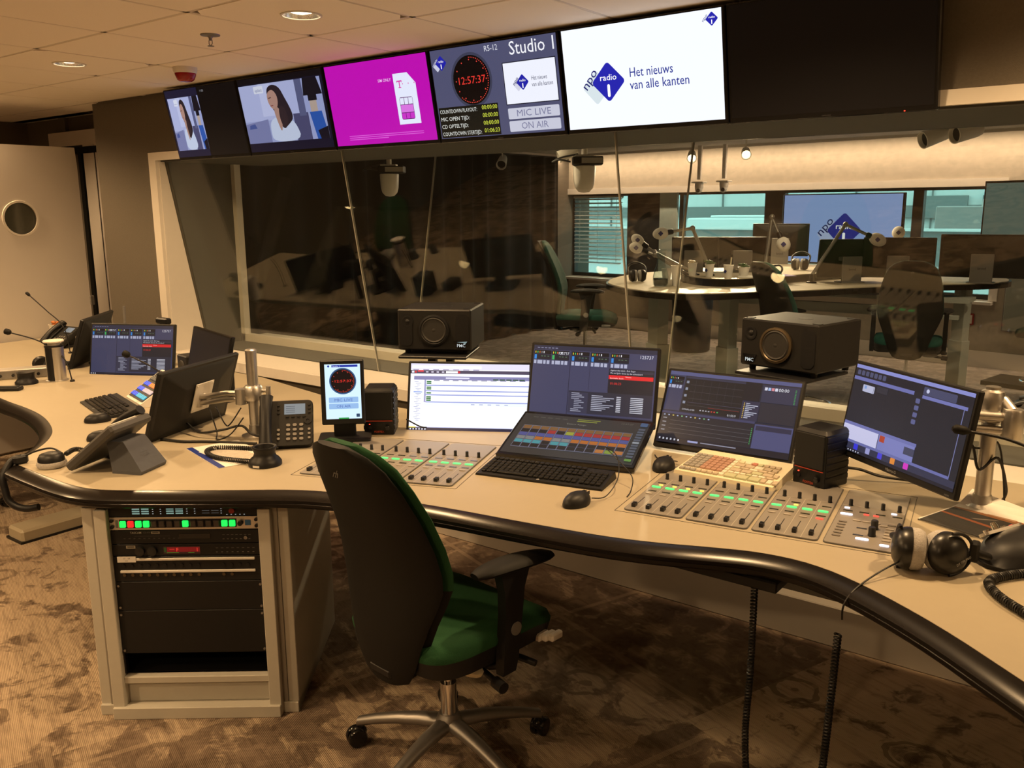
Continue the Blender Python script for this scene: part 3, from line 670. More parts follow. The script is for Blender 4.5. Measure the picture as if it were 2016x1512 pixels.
def pic_editor(sc):
    w, h = sc.w, sc.h; sc.rect(0,0,w,h,'#2b2c38'); sc.rect(0,0,w,h*.05,'#565a84'); sc.rect(0,h*.05,w*.13,h*.55,'#3c3f5a'); deck(sc, w*.005, w*.12, h*.07, h*.17)
    sc.rect(w*.14,h*.06,w*.60,h*.55,'#1d1e24'); sc.rect(w*.14,h*.06,w*.60,h*.085,'#34364a')
    for k in range(4): sc.rect(w*.18,h*(.17+.095*k),w*.59,h*(.173+.095*k),'#4c4e58'); sc.rect(w*.145,h*(.12+.095*k),w*.165,h*(.155+.095*k),'#8a93a8')
    for k in range(6): sc.rect(w*(.22+.06*k),h*.10,w*(.2215+.06*k),h*.40,'#3a3c46')
    sc.rect(w*.18,h*.415,w*.60,h*.42,'#4a4c66'); sc.rect(w*.35,h*.465,w*.59,h*.469,'#8e2f2a'); sc.txt('OMNIPLAYER', w*.15,h*.53,h*.03,'#c8cad8'); sc.txt('01:55:9', w*.57,h*.545,h*.04,'#d4d6e0','r')
    for k in range(7): sc.rect(w*(.29+.022*k),h*.505,w*(.302+.022*k),h*.52,('#b0b2c0','#b0b2c0','#b0b2c0','#b0b2c0','#c04038','#c04038','#4ab060')[k])
    sc.rect(w*.60,h*.05,w*.72,h*.30,'#1d1e26'); sc.rect(w*.73,h*.07,w*.995,h*.30,'#34364c')
    for k in range(4): sc.rect(w*(.745+.025*k),h*.10,w*(.765+.025*k),h*.14,('#d6d8ea','#a9bfe8','#d68a94','#d6d8ea')[k])
    sc.txt('00:00', w*.92,h*.14,h*.06,'#e6e8f2','r')
    for k in range(10): sc.rect(w*.965,h*(.10+.02*k),w*.975,h*(.112+.02*k),'#3c8a50')
    sc.rect(w*.60,h*.31,w*.73,h*.57,'#2f3148'); sc.rect(w*.735,h*.31,w*.995,h*.57,'#2a2b36')
    for k in range(9): sc.rect(w*.615,h*(.335+.024*k),w*.622,h*(.347+.024*k),'#d6b64a'); sc.rect(w*.63,h*(.335+.024*k),w*(.66+.02*((k*3)%4)),h*(.347+.024*k),'#b4b8cc')
    sc.rect(0,h*.57,w*.72,h*.60,'#3d4062'); sc.rect(0,h*.60,w*.72,h*.92,'#24252e')
    for k in range(11): sc.rect(w*(.02+.035*k),h*.615,w*(.032+.035*k),h*.63,('#9fb0d8','#9fb0d8','#d6c060','#9fb0d8','#7ac088')[k%5])
    for k in range(4): sc.rect(w*.08,h*(.69+.055*k),w*.70,h*(.693+.055*k),'#6a6c74'); sc.rect(w*.02,h*(.66+.055*k),w*.05,h*(.675+.055*k),'#8b8d98')
    for k in range(9): sc.rect(w*.705,h*(.66+.025*k),w*.712,h*(.675+.025*k),'#3e9a58')
    sc.rect(w*.725,h*.60,w,h*.92,'#4a4e76'); sc.rect(w*.735,h*.62,w*.99,h*.68,'#2d2f46')
    sc.rect(0,h*.925,w,h,'#1c1d28'); 
    for k in range(6): sc.rect(w*(.02+.03*k),h*.94,w*(.032+.03*k),h*.965,'#c6cad8')
    sc.rect(w*.25,h*.94,w*.33,h*.965,'#9ba2d0'); sc.rect(w*.35,h*.945,w*.62,h*.958,'#8d90a6')
def pic_phonebox(sc):
    w, h = sc.w, sc.h; sc.rect(0,0,w,h,'#26262e'); sc.rect(0,0,w,h*.04,'#8b90d0'); sc.rect(0,h*.04,w,h*.135,'#22222b')
    for k in range(7): sc.rr(w*(.02+.04*k),h*.06,w*(.05+.04*k),h*.115,.003,'#4d5170')
    sc.rect(0,h*.135,w*.55,h*.175,'#6d71ae'); sc.rr(w*.62,h*.06,w*.88,h*.145,.004,'#474a68'); sc.rect(w*.62,h*.15,w*.97,h*.185,'#7377b4'); sc.rect(w*.945,h*.185,w*.95,h*.94,'#7a7eae')
    sc.circ(w*.655,h*.10,h*.022,'#c8ccea',12)
    sc.rr(w*.10,h*.21,w*.21,h*.29,.003,'#b9bcd8'); sc.rect(w*.115,h*.22,w*.135,h*.255,'#7f9fd8'); sc.rect(w*.20,h*.20,w*.202,h*.68,'#34343e'); sc.rect(w*.23,h*.19,w*.33,h*.26,'#32323c')
    for k in range(4): sc.rr(w*.575,h*(.20+.075*k),w*.61,h*(.25+.075*k),.003,'#5d618e')
    sc.rect(0,h*.665,w*.66,h*.70,'#6f73ae'); sc.rect(0,h*.70,w*.335,h*.865,'#c9c9ea'); sc.rect(w*.34,h*.70,w*.655,h*.905,'#7c80bc'); sc.rect(w*.35,h*.705,w*.395,h*.775,'#b0442c'); sc.rect(w*.57,h*.73,w*.655,h*.81,'#44465e')
    sc.rect(0,h*.865,w*.95,h*.895,'#6a6ea8'); sc.rect(0,h*.895,w,h*.965,'#34364c')
    for k, c in enumerate(('#2a8a4a','#3a3ad8','#9a9cd0','#4a44d6','#e08a3a','#d43ac0')): sc.rr(w*(.02+.115*k),h*.895,w*(.06+.115*k),h*.96,.002,c)
    sc.rect(0,h*.965,w,h,'#20212e')
    for k in range(8): sc.rect(w*(.01+.025*k),h*.975,w*(.02+.025*k),h*.99,'#c0c4da')
def pic_touch(sc):
    w, h = sc.w, sc.h; sc.rect(0,0,w,h,'#3a3835')
    for k in range(5): sc.rect(w*(.08+.06*k),h*.07,w*(.12+.06*k),h*.09,'#55524c')
    sc.rect(w*.44,h*.05,w*.62,h*.065,'#9aa03c'); sc.rect(w*.44,h*.09,w*.60,h*.11,'#9aa03c'); sc.txt('Extern Assign', w*.45,h*.20,h*.05,'#8d8a80','c'); sc.txt('12:57:37', w*.83,h*.085,h*.05,'#6d6a62','c')
    cols = [['#8a6238','#23201e','#565a9a','#8a8a88','#4fa0a8','#23201e'],['#8a6238','#23201e','#565a9a','#8a8a88','#4fa0a8','#23201e'],['#8a6238','#23201e','#565a9a','#c0702c','#4fa0a8','#23201e'],['#8a6238','#b03430','#565a9a','#c0702c','#23201e','#23201e'],['#8a6238','#23201e','#565a9a','#8a8a88','#4fa0a8','#23201e'],['#8a6238','#a8aa3c','#565a9a','#8a8a88','#4fa0a8','#23201e'],['#8a6238','#b03430','#565a9a','#c0702c','#23201e','#23201e'],['#8a6238','#b03430','#565a9a','#c0702c','#23201e','#23201e'],['#8a6238','#b03430','#565a9a','#c0702c','#23201e','#23201e'],['#8a6238','#b03430','#565a9a','#c0702c','#23201e','#c07a3c'],['#8a6238','#b03430','#565a9a','#c0702c','#23201e','#8aa03c'],['#8a6238','#b03430','#565a9a','#c0702c','#23201e','#c07a3c']]
    x0, y0, cw, ch = .05, .30, .0715, .088
    for i, cl in enumerate(cols):
        sc.rect(w*(x0+cw*i),h*y0,w*(x0+cw*(i+1)),h*(y0+ch*6+.02),'#8d8fa0'); sc.rect(w*(x0+cw*i+.002),h*(y0+.006),w*(x0+cw*(i+1)-.002),h*(y0+ch*6+.014),'#45455a')
        for k, c in enumerate(cl): sc.rect(w*(x0+cw*i+.005),h*(y0+.01+ch*k),w*(x0+cw*(i+1)-.005),h*(y0+ch*(k+1)),c)
    for k in range(11): sc.rr(w*.935,h*(.17+.065*k),w*.985,h*(.215+.065*k),.003,'#59606e' if k != 5 else '#9aa0a8')
    sc.rr(w*.935,h*.03,w*.99,h*.12,.004,'#4a6488'); sc.rr(w*.935,h*.90,w*.985,h*.95,.003,'#6a9a44')
def pic_clock(sc):
    w, h = sc.w, sc.h; sc.rect(0,0,w,h,'#cfeaff'); sc.rect(w*.20,h*.015,w*.93,h*.055,'#1b2f9c'); sc.txt('Studio 1', w*.22,h*.052,h*.042,'#cfd8f6','l'); sc.dia(w*.11,h*.035,h*.035,'#21389a')
    ring60(sc, w*.5,h*.31,w*.38,'#150b0c','#31527a'); sc.txt('12:57:37', w*.5,h*.328,h*.062,'#e0352c','c',0,0,fw=w*.50)
    for y, s_ in ((.60,'MIC LIVE'),(.715,'ON AIR')): sc.rr(w*.09,h*y,w*.92,h*(y+.10),.003,'#8fb4e0'); sc.txt(s_, w*.5,h*(y+.077),h*.072,'#4d63b0','c',0,0,fw=w*(.52 if s_[0]=='M' else .40))
    sc.rect(w*.35,h*.975,w*.64,h,'#2c9a48'); sc.rr(w*.85,h*.91,w*.95,h*.97,.002,'#2c4460')
monitor('monitor with a white browser page behind the left faders', (-2.242,2.652,.919), 30.9, 17.6, pic_browser, 1.25)
monitor('upright monitor with playout decks and red bar, behind the touch panel', (-1.744,2.791,1.013), 16.2, 14.7, pic_playout, 1.0)
monitor('monitor with the audio editor, behind the ivory keyboard', (-1.241,2.901,.944), 3.7, 26.7, pic_editor, .95)
m4, _ = monitor('monitor held by the arm at the right end of the desk', (-.604,2.685,1.043), -36.9, 9.8, pic_phonebox, .95, stand=None)
monitor('monitor with playout decks on the left desk beside the power column', (-4.533,2.506,.922), 27.1, 12.5, pic_playout, .8, stand='foot')
monitor('monitor seen from behind, held by the arm on the left', (-3.161,1.985,.935), -69.4, 18.3, None, 1, stand=None, backmark='HANNS.G')
monitor('dim monitor turned sideways behind the arm held monitor', (-3.588,2.346,.975), -14.8, 12.8, None, 1, stand='foot', glossy=True)
monitor('monitor seen from behind on the far left desk by the phone', (-5.122,2.578,.935), -46.4, 19.2, None, 1, stand='foot')
# tilted touch panel
t = thing('touch_panel', 'dark touch panel lying tilted on the desk, grid of coloured keys', 'touch screen', (-1.634,2.430,ZD), R(14.5))
b = MB(); b.box((0,.1525,0),(.51,.305,.020),.004); hs = b.build('housing', m_blackg, t, (0,0,.012), (R(18),0,0))
sc = SC(.486,.272); pic_touch(sc); sc.build('screen', screenmat(.75,.18), hs, (0,.1525,.0108), (R(-90),0,0))
b = MB(); b.box((-.15,.25,.045),(.03,.03,.085)); b.box((.15,.25,.045),(.03,.03,.085)); b.build('rear_foot', m_black, t)
# small portrait clock display
t = thing('clock_display', 'small portrait display with red digital clock beside the phone', 'display', (-2.514,2.225,ZD), R(44.1))
b = MB(); b.box((0,.008,0),(.165,.022,.250),.004); hs = b.build('housing', m_black, t, (0,-.015,.194), (R(-3),0,0))
sc = SC(.134,.212); pic_clock(sc); sc.build('screen', screenmat(1.15), hs, (.002,-.0036,.004))
MB().prism(rrect(.20,.13,.012,4,0,.02), 0, .014).build('stand_base', m_black, t); box('stand_neck', (0,.025,.07), (.085,.02,.13), m_black, t, .004)
proto = {}
def part(key, mk, name, mat, parent, loc, smooth=0):
    if key not in proto: proto[key] = mk().build(name, mat, parent, loc, smooth=smooth); return proto[key]
    o = inst(proto[key], loc, None, parent); return o
# ------------------------------------------------------------------ loudspeakers
def lathe_y(prof, c, n=28):   # lathe about an axis pointing to -y at c
    return Matrix.Translation(c) @ rotx(R(90)), prof, n
m_cone = pm('speaker_cone', (.02,.019,.018), .55, var=.2)
m_surr = pm('speaker_ring_bronze', (.10,.075,.045), .35, .6, var=.15)
def fostex(label, x, y, yaw):
    t = thing('desk_speaker', label, 'speaker', (x,y,ZD), R(yaw), 'small desk speakers')
    b = MB(); b.loft([[(px,py,z) for px,py in rrect(.120-2*i,.125-2*i,.006,2,0,.0645)] for z, i in ((0,.002),(.004,0),(.176,0),(.188,.009))]); b.build('cabinet', m_black, t, smooth=30)
    box('grille', (0,.0005,.118), (.108,.006,.112), pm('speaker_grille_cloth', (.008,.008,.008), .9, var=.3, scale=900), t, .002)
    box('red_stripe', (0,.0012,.0575), (.106,.003,.0022), m_fred, t)
    for s_ in (-1,1):
        for k in range(7): part('rib', lambda: MB().box((0,0,0),(.003,.118,.016),.001), 'side_rib', m_dark, t, (s_*.0605,.064,.03+.022*k))
    M, pr, n = lathe_y([(.009,0),(.009,.010),(.007,.012),(.0001,.012)], (.034,.002,.030)); MB().lathe(pr, n, M).build('volume_knob', m_blackg, t, smooth=40)
    M, pr, n = lathe_y([(.0065,0),(.006,.003),(.0001,.003)], (-.036,.002,.029)); MB().lathe(pr, n, M).build('socket', m_black, t, smooth=40)
    box('power_light', (-.037,.0008,.044), (.004,.003,.003), pm('led_red', (.3,.02,.02), .4), t)
    lg = SC(.05,.01); lg.txt('FOSTEX', .025,.008,.011,'#b8442c','c',0,.02); lg.build('maker_mark', m_ink, t, (0,.0014,.0125))
    lg = SC(.03,.01); lg.txt('6301', .015,.008,.0085,'#6a6660','c'); lg.build('type_mark', m_ink, t, (.035,.0014,.064))
    return t
fostex('small black desk speaker left of the white screen monitor', -2.465,2.361,37.4)
fostex('small black desk speaker between the editor monitor and arm held monitor', -.875,2.709,-17.4)
def pmc(label, slabel, x, y, z, yaw, tweeter):
    w, h, d = .325, .178, .30
    t = thing('studio_loudspeaker', label, 'speaker', (x,y,z), R(yaw), 'studio loudspeakers on stands')
    b = MB(); b.box((0,d/2,h/2),(w,d,h),.006); b.build('cabinet', m_dark, t)
    wx = .0 if tweeter else -.005
    MB().lathe([(.067,.0),(.067,.010),(.059,.012),(.055,.008)], 36, Matrix.Translation((wx,0,h/2)) @ rotx(R(90)), cap=False).build('woofer_ring', m_surr if not tweeter else m_black, t, smooth=40)
    MB().lathe([(.056,.009),(.051,.012),(.046,.009),(.026,.0012),(.022,.0015),(.020,.005),(.012,.0085),(.0001,.010)][::-1], 36, Matrix.Translation((wx,0,h/2)) @ rotx(R(90))).build('woofer_cone', m_cone, t, smooth=50)
    MB().lathe([(.026,-.001),(.026,.003),(.020,.004),(.012,.001),(.008,.005),(.0001,.007)][::-1], 24, Matrix.Translation((-.118,0,h*.70)) @ rotx(R(90))).build('tweeter', m_black, t, smooth=50)
    for sx in ((-1,1) if tweeter else (1,)):
        b = MB(); b.prism(rrect(.056,h*.80,.024,5), 0, .003, Matrix.Translation((sx*.125,.0,h/2)) @ rotx(R(90))); b.build('port', m_black, t)
    bx = .118 if tweeter else -.118
    b = MB(); b.prism([(-.03,.022),(.03,.022),(.02,-.004),(.0,-.010),(-.02,-.004)], 0, .004, Matrix.Translation((bx,0,.022)) @ rotx(R(90))); b.build('badge', m_blackg, t)
    lg = SC(.06,.02); lg.txt('PMC', .03,.015,.019,'#dfe6e6','c',0,.02)
    if tweeter: lg.poly([(.012,-.006),(.058,-.010),(.050,.001),(.040,.001),(.042,-.004)], '#8fa4a4')
    lg.build('maker_mark', screenmat(.8), t, (bx,-.0045,.022))
    for px, py in ((-.13,.04),(.13,.04),(-.13,.26),(.13,.26)): part('spkfoot', lambda: MB().cyl((0,0,0),(0,0,-.018),.014,.012,12), 'foot', m_rubber, t, (px,py,0))
    b = MB(); b.lathe([(.028,0),(.027,.001),(.0001,.001)], 24, T(.02,.15,h)); 
    for px, py in ((-.14,.03),(.14,.03),(.14,.27)): b.box((px,py,h+.001),(.03,.02,.002))
    b.build('top_plug', m_black, t)
    s_ = thing('speaker_stand', slabel, 'stand', (x,y,0), R(yaw), 'speaker stands behind the desk')
    zt = z-.0185
    box('top_plate', (0,.10,zt-ZD-.006), (.30,.30,.012), m_black, s_, .003)
    s_.location = (x,y,ZD); yc = .10 if tweeter else -.045; zh = zt-ZD
    for xc, wc in ((-.035,.035),(.045,.03)): box('column', (xc,yc,(zh-.012)/2), (wc,.04,zh-.012), m_black, s_)
    box('base_plate', (0,yc-.01,.005), (.18,.08,.010), m_black, s_, .003)
pmc('black studio loudspeaker on a stand behind the white screen monitor','black stand under the left studio loudspeaker',-2.535,2.775,1.075,28.3,True)
pmc('black studio loudspeaker with bronze woofer behind the editor monitor','black stand under the bronze rimmed studio loudspeaker',-1.155,3.14,1.083,-12.3,False)
# ------------------------------------------------------------------ fader modules
m_pgap = pm('panel_outline', (.10,.095,.09), .5)
m_knob = pm('knob_rubber', (.008,.008,.008), .45)
m_lcd = pm('label_display', (.03,.032,.02), .25, var=.4, scale=400)
m_gon = pm('button_lit_green', (.10,.30,.14), .4, emit=(.04,.9,.20), es=1.1)
m_yon = pm('button_lit_yellow', (.40,.32,.08), .4, emit=(1.,.75,.15), es=1.0)
m_ron = pm('button_lit_red', (.4,.06,.05), .4, emit=(1.,.12,.08), es=.8)
m_won = pm('button_lit_white', (.6,.6,.7), .4, emit=(.75,.80,1.), es=1.3)
m_boff = pm('button_unlit', (.36,.33,.29), .4)
m_bgr = pm('button_grey', (.16,.145,.13), .45)
m_line = pm('panel_line', (.55,.50,.42), .5)
def kb(): return MB().lathe([(.0062,0),(.0062,.003),(.0056,.004),(.0056,.018),(.0046,.0195),(.0001,.0195)], 14)
def capb():
    b = MB(); b.loft([[(-.0055,-.011,0),(.0055,-.011,0),(.0055,.011,0),(-.0055,.011,0)],[(-.0058,-.011,.007),(.0058,-.011,.007),(.0058,.011,.007),(-.0058,.011,.007)],[(-.0058,-.010,.010),(.0058,-.010,.010),(.0055,0,.0085),(-.0055,0,.0085)][0:4]]); b.box((0,.006,.009),(.0112,.009,.004)); b.box((0,-.007,.0095),(.0112,.007,.004)); return b
def pill(w, h): return lambda: MB().prism(rrect(w,h,min(w,h)*.45,3), 0, .0025)
def rectb(w, h, z=.001): return lambda: MB().box((0,0,z/2),(w,h,z))
def plate(t, W_=.178, D_=.50):
    MB().prism(rrect(W_,D_,.014,5,W_/2,D_/2), 0, .0030).build('outline', m_pgap, t)
    MB().prism(rrect(W_-.0045,D_-.0045,.012,5,W_/2,D_/2), 0, .0042).build('face_plate', m_panel, t)
    box('panel_line', (W_/2,.335,.0043), (W_-.006,.0012,.0006), m_line, t)
ZP = .0042
def fader_module(label, x, y, yaw, yellow=(), red=(), levels=(.038,)*4, lcd='dark', group='fader modules in the desk'):
    t = thing('fader_module', label, 'mixer panel', (x,y,ZD), R(yaw), group); plate(t)
    for i in range(4):
        cx = .178/2+(i-1.5)*.0445
        if i: box('channel_line', (cx-.02225,.168,ZP), (.0008,.33,.0005), m_line, t)
        part('knob', kb, 'knob', m_knob, t, (cx+.004,.335,ZP), 40)
        part('disp', rectb(.026,.008), 'label_display', m_lcd, t, (cx+.002,.288,ZP))
        part('green', pill(.030,.014), 'channel_button', m_gon, t, (cx-.001,.240,ZP))
        part('disp', rectb(.026,.008), 'label_display', m_lcd, t, (cx,.199,ZP))
        if i in red: part('red', pill(.022,.010), 'lit_button', m_ron, t, (cx,.172,ZP))
        else: part('off', pill(.022,.010), 'unlit_button', m_boff, t, (cx,.168,ZP))
        if i in yellow: part('yellow', pill(.014,.009), 'lit_button', m_yon, t, (cx+.007,.264,ZP))
        part('slot', rectb(.0022,.088,.0004), 'fader_slot', m_knob, t, (cx,.086,ZP))
        part('cap', capb, 'fader_cap', m_knob, t, (cx,levels[i],ZP))
    return t
ux, uy = math.cos(R(21)), math.sin(R(21))
for k, lb in enumerate(('fader panel half hidden behind the chair back','fader panel between the chair and the white screen monitor','fader panel left of the black keyboard')):
    fader_module(lb, -2.312+.188*ux*k, 1.830+.188*uy*k, 21)
vx, vy = math.cos(R(9)), math.sin(R(9))
fader_module('fader panel with four yellow lights by the mouse', -1.239,2.165,9,(0,1,2,3))
fader_module('fader panel in front of the ivory keyboard', -1.239+.188*vx,2.165+.188*vy,9)
fader_module('fader panel with one red light beside the master panel', -1.239+.376*vx,2.165+.376*vy,9,(1,),(3,))
t = thing('master_panel', 'master control panel with two large knobs beside the headphones', 'mixer panel', (-1.239+.566*vx,2.165+.566*vy,ZD), R(8.5)); plate(t)
box('panel_line', (.089,.225,ZP), (.17,.0008,.0005), m_line, t)
for i in range(4):
    cx = .178/2+(i-1.5)*.0445; part('knob', kb, 'knob', m_knob, t, (cx+.004,.335,ZP), 40); part('disp', rectb(.026,.008), 'label_display', m_lcd, t, (cx+.003,.285,ZP))
part('white', pill(.016,.010), 'lit_button', m_won, t, (.020,.308,ZP)); part('white', pill(.016,.010), 'lit_button', m_won, t, (.148,.308,ZP)); part('white2', pill(.034,.013), 'lit_button', m_won, t, (.026,.250,ZP))
part('red2', pill(.016,.010), 'lit_button', m_ron, t, (.078,.267,ZP)); part('red2', pill(.016,.010), 'lit_button', m_ron, t, (.104,.267,ZP))
for k in range(6): part('small', pill(.022,.009), 'grey_button', m_bgr, t, (.026,.060+.024*k,ZP))
for k in range(5): part('small2', pill(.022,.009), 'pale_button', m_boff, t, (.150,.075+.024*k,ZP))
part('white3', pill(.024,.012), 'lit_button', m_won, t, (.150,.038,ZP)); part('small', pill(.022,.009), 'grey_button', m_bgr, t, (.152,.205,ZP))
def bk(): return MB().lathe([(.0105,0),(.0105,.004),(.0095,.006),(.0095,.024),(.008,.026),(.0001,.026)], 18)
part('big', bk, 'large_knob', m_knob, t, (.112,.158,ZP), 40); part('big', bk, 'large_knob', m_knob, t, (.112,.100,ZP), 40)
part('disp', rectb(.026,.008), 'label_display', m_lcd, t, (.080,.148,ZP)); part('disp', rectb(.026,.008), 'label_display', m_lcd, t, (.078,.090,ZP)); part('white2', pill(.034,.013), 'lit_button', m_won, t, (.092,.062,ZP))
for x_, y_ in ((.06,.205),(.085,.205),(.112,.205),(.132,.19)): part('off', pill(.022,.010), 'unlit_button', m_boff, t, (x_,y_,ZP))
# ------------------------------------------------------------------ keyboards and mice
def keyboard(label, x, y, yaw, w=.44, d=.155, flat=False):
    t = thing('keyboard', label, 'keyboard', (x,y,ZD), R(yaw))
    b = MB(); hs_ = d/2
    b.add([(-w/2,-hs_,0),(w/2,-hs_,0),(w/2,hs_,0),(-w/2,hs_,0),(-w/2+.002,-hs_,.007),(w/2-.002,-hs_,.007),(w/2-.004,hs_-.006,.026),(-w/2+.004,hs_-.006,.026)], [(0,1,2,3),(4,5,6,7),(0,1,5,4),(1,2,6,5),(2,3,7,6),(3,0,4,7)])
    b.build('body', m_black, t)
    b = MB(); sl = math.atan2(.019,d-.006)
    M0 = T(0,-hs_,.007) @ rotx(sl)
    blocks = [(-w/2+.012, 15), (w/2-.012-.019*4-.064, 3), (w/2-.012-.019*4, 4)]
    for r_ in range(6):
        yy = .026+.0195*r_+(.006 if r_ == 5 else 0)
        for x0, nk in blocks:
            if nk == 3 and r_ in (2,): continue
            if nk == 4 and r_ == 5: continue
            cnt = nk; k = 0
            while k < cnt:
                kw = 1
                if nk == 15 and r_ == 0 and k == 3: kw = 6
                b.box((x0+.019*(k+kw/2)-.0, yy, .0035), (.019*kw-.0035,.0160,.007), .0018, M0); k += kw
    o = b.build('keys', pm('black_keycaps', (.016,.016,.016), .22, var=.2), t); o['kind'] = 'stuff'
    lg = SC(.02,.02); lg.circ(.01,.01,.0055,'#7d7d80',16); lg.txt('hp', .0098,.0125,.007,'#101012','c'); lg.build('maker_mark', m_ink, t, (0,-hs_+.010,.0092), (R(-83),0,0))
    return t
keyboard('black keyboard in front of the touch panel', -1.615,2.300,12.5,.450,.150)
keyboard('black keyboard on the left desk by the intercom panel', -3.815,1.985,-15,.43,.17)
def mouse(label, x, y, yaw, s=1.):
    t = thing('mouse', label, 'mouse', (x,y,ZD), R(yaw)); rings = []
    for z, k, dy in ((0,.97,0),(.006,1.,0),(.016,.96,.001),(.026,.84,.003),(.034,.62,.006),(.0385,.30,.010)):
        ring = []
        for i in range(24):
            a = 2*PI*i/24; rx = .034*(1-.20*max(0,math.sin(a))**1+.05*math.cos(2*a)); ry = .054
            ring.append((s*k*rx*math.cos(a), s*(k*ry*math.sin(a)+dy-.006*(1-k)), s*z))
        rings.append(ring)
    MB().loft(rings).build('shell', m_black, t, smooth=60)
    MB().lathe([(.009,-.0035),(.0105,0),(.009,.0035)], 16, T(0,.030*s,.0290*s) @ roty(R(90))).build('scroll_wheel', m_rubber, t, smooth=40)
    for sx in (-1,1): box('button_seam', (sx*.006*s,.028*s,.0275*s), (.001,.045*s,.010), m_blackg, t, M=None)
    return t
mouse('black mouse in front of the black keyboard', -1.375,2.125,-8,1.02)
mouse('black mouse at the corner of the fader panel and ivory keyboard', -1.335,2.610,8,1.08)
mouse('black mouse beside the left keyboard', -3.610,1.815,-30)
mouse('black mouse partly behind the desk phone seen from the back', -3.30,1.665,-40)
def cable(name, label, pts, r=.0022, mat=None, sm=8):
    o = MB().tube(spline(pts, sm), r, 6).build(name, mat or m_cable, None, smooth=60); return tag(o, label, 'cable')
cable('mouse_cable','thin black cable from the front mouse over the touch panel corner',[(-1.352,2.172,ZD+.012),(-1.33,2.22,ZD+.01),(-1.335,2.30,ZD+.05),(-1.40,2.40,ZD+.085),(-1.47,2.44,ZD+.095),(-1.40,2.40,ZD+.075),(-1.32,2.36,ZD+.040),(-1.305,2.33,ZD+.004),(-1.285,2.27,ZD+.003)],.0018)
cable('mouse_cable','short cable of the mouse beside the ivory keyboard',[(-1.318,2.675,ZD+.014),(-1.34,2.70,ZD+.006),(-1.40,2.70,ZD+.003),(-1.44,2.74,ZD+.003)],.0018)
# ivory edit keyboard with coloured keys
t = thing('edit_keyboard', 'ivory keyboard with red, grey and green keys below the editor monitor', 'keyboard', (-1.112,2.690,ZD), R(0.5))
w, d = .345, .225
b = MB(); b.add([(-w/2,-d/2,0),(w/2,-d/2,0),(w/2,d/2,0),(-w/2,d/2,0),(-w/2+.003,-d/2+.003,.016),(w/2-.003,-d/2+.003,.016),(w/2-.006,d/2-.004,.038),(-w/2+.006,d/2-.004,.038)], [(0,1,2,3),(4,5,6,7),(0,1,5,4),(1,2,6,5),(2,3,7,6),(3,0,4,7)]); b.build('body', m_ivory, t)
sl = math.atan2(.022,d-.007); M0 = T(0,-d/2+.003,.016) @ rotx(sl)
kc = {'g': pm('keycap_grey', (.30,.28,.25), .5), 'r': pm('keycap_red', (.40,.24,.18), .5), 'i': pm('keycap_ivory', (.62,.56,.40), .5), 'n': pm('keycap_green', (.44,.45,.29), .5), 'd': pm('keycap_brown', (.45,.38,.28), .5), 'R': pm('keycap_bright_red', (.42,.17,.12), .5), 'w': pm('keycap_pale', (.66,.62,.50), .5)}
kpro = {}
def key(x0, y0, kw, kh, c):
    k = (kw,kh,c); g = .0028
    if k not in kpro:
        kpro[k] = MB().loft([[(sx*(kw/2-g/2)*q,sy*(kh/2-g/2)*q,z) for sx,sy in ((-1,-1),(1,-1),(1,1),(-1,1))] for z,q in ((0,1),(.003,1),(.006,.92))]).build('keycap', kc[c], t); o = kpro[k]
    else: o = inst(kpro[k], None, None, t)
    o.location = M0 @ Vector((x0+kw/2,y0+kh/2,0)); o.rotation_euler = (sl,0,0)
U = .0198
for r_ in range(7):
    for k in range(7):
        if r_ == 0: key(-w/2+.012+U*k, .012, U, U, 'd' if k > 2 else 'g') if k < 7 else None
        else: key(-w/2+.012+U*k, .018+U*r_*1.05+.006, U, U*1.02, 'g' if k < 3 else 'r')
x0 = -w/2+.012+U*8
for k in range(7): key(-w/2+.012+U*7+.0012, .014+U*1.18*k, U*.85, U*1.1, 'w')
rows = [(0.012,[(2,'n'),(2,'n'),(2,'n'),(1,'d'),(1,'w'),(.9,'d')],1.6),(.046,[(1,'w'),(1,'w'),(1,'w'),(1,'n'),(1,'w'),(1.3,'w'),(1.3,'d')],.8),(.064,[(1.8,'d'),(1.8,'d'),(1.8,'n'),(1.8,'d'),(.9,'d')],1.3),(.092,[(1.2,'i'),(1.5,'d'),(1.5,'w'),(1.6,'d'),(1.2,'d')],.8),(.110,[(1.6,'d'),(1.6,'d'),(1.6,'w'),(1.4,'d'),(1,'d')],1.3),(.140,[(1.0,'i'),(1.2,'w'),(1.0,'R'),(1.0,'n'),(1.0,'d'),(1.0,'d'),(.9,'d')],1.1)]
for y0, ks, hh in rows:
    xx = x0
    for wu, c in ks:
        key(xx, y0, U*wu, U*hh, c); xx += U*wu+.0006
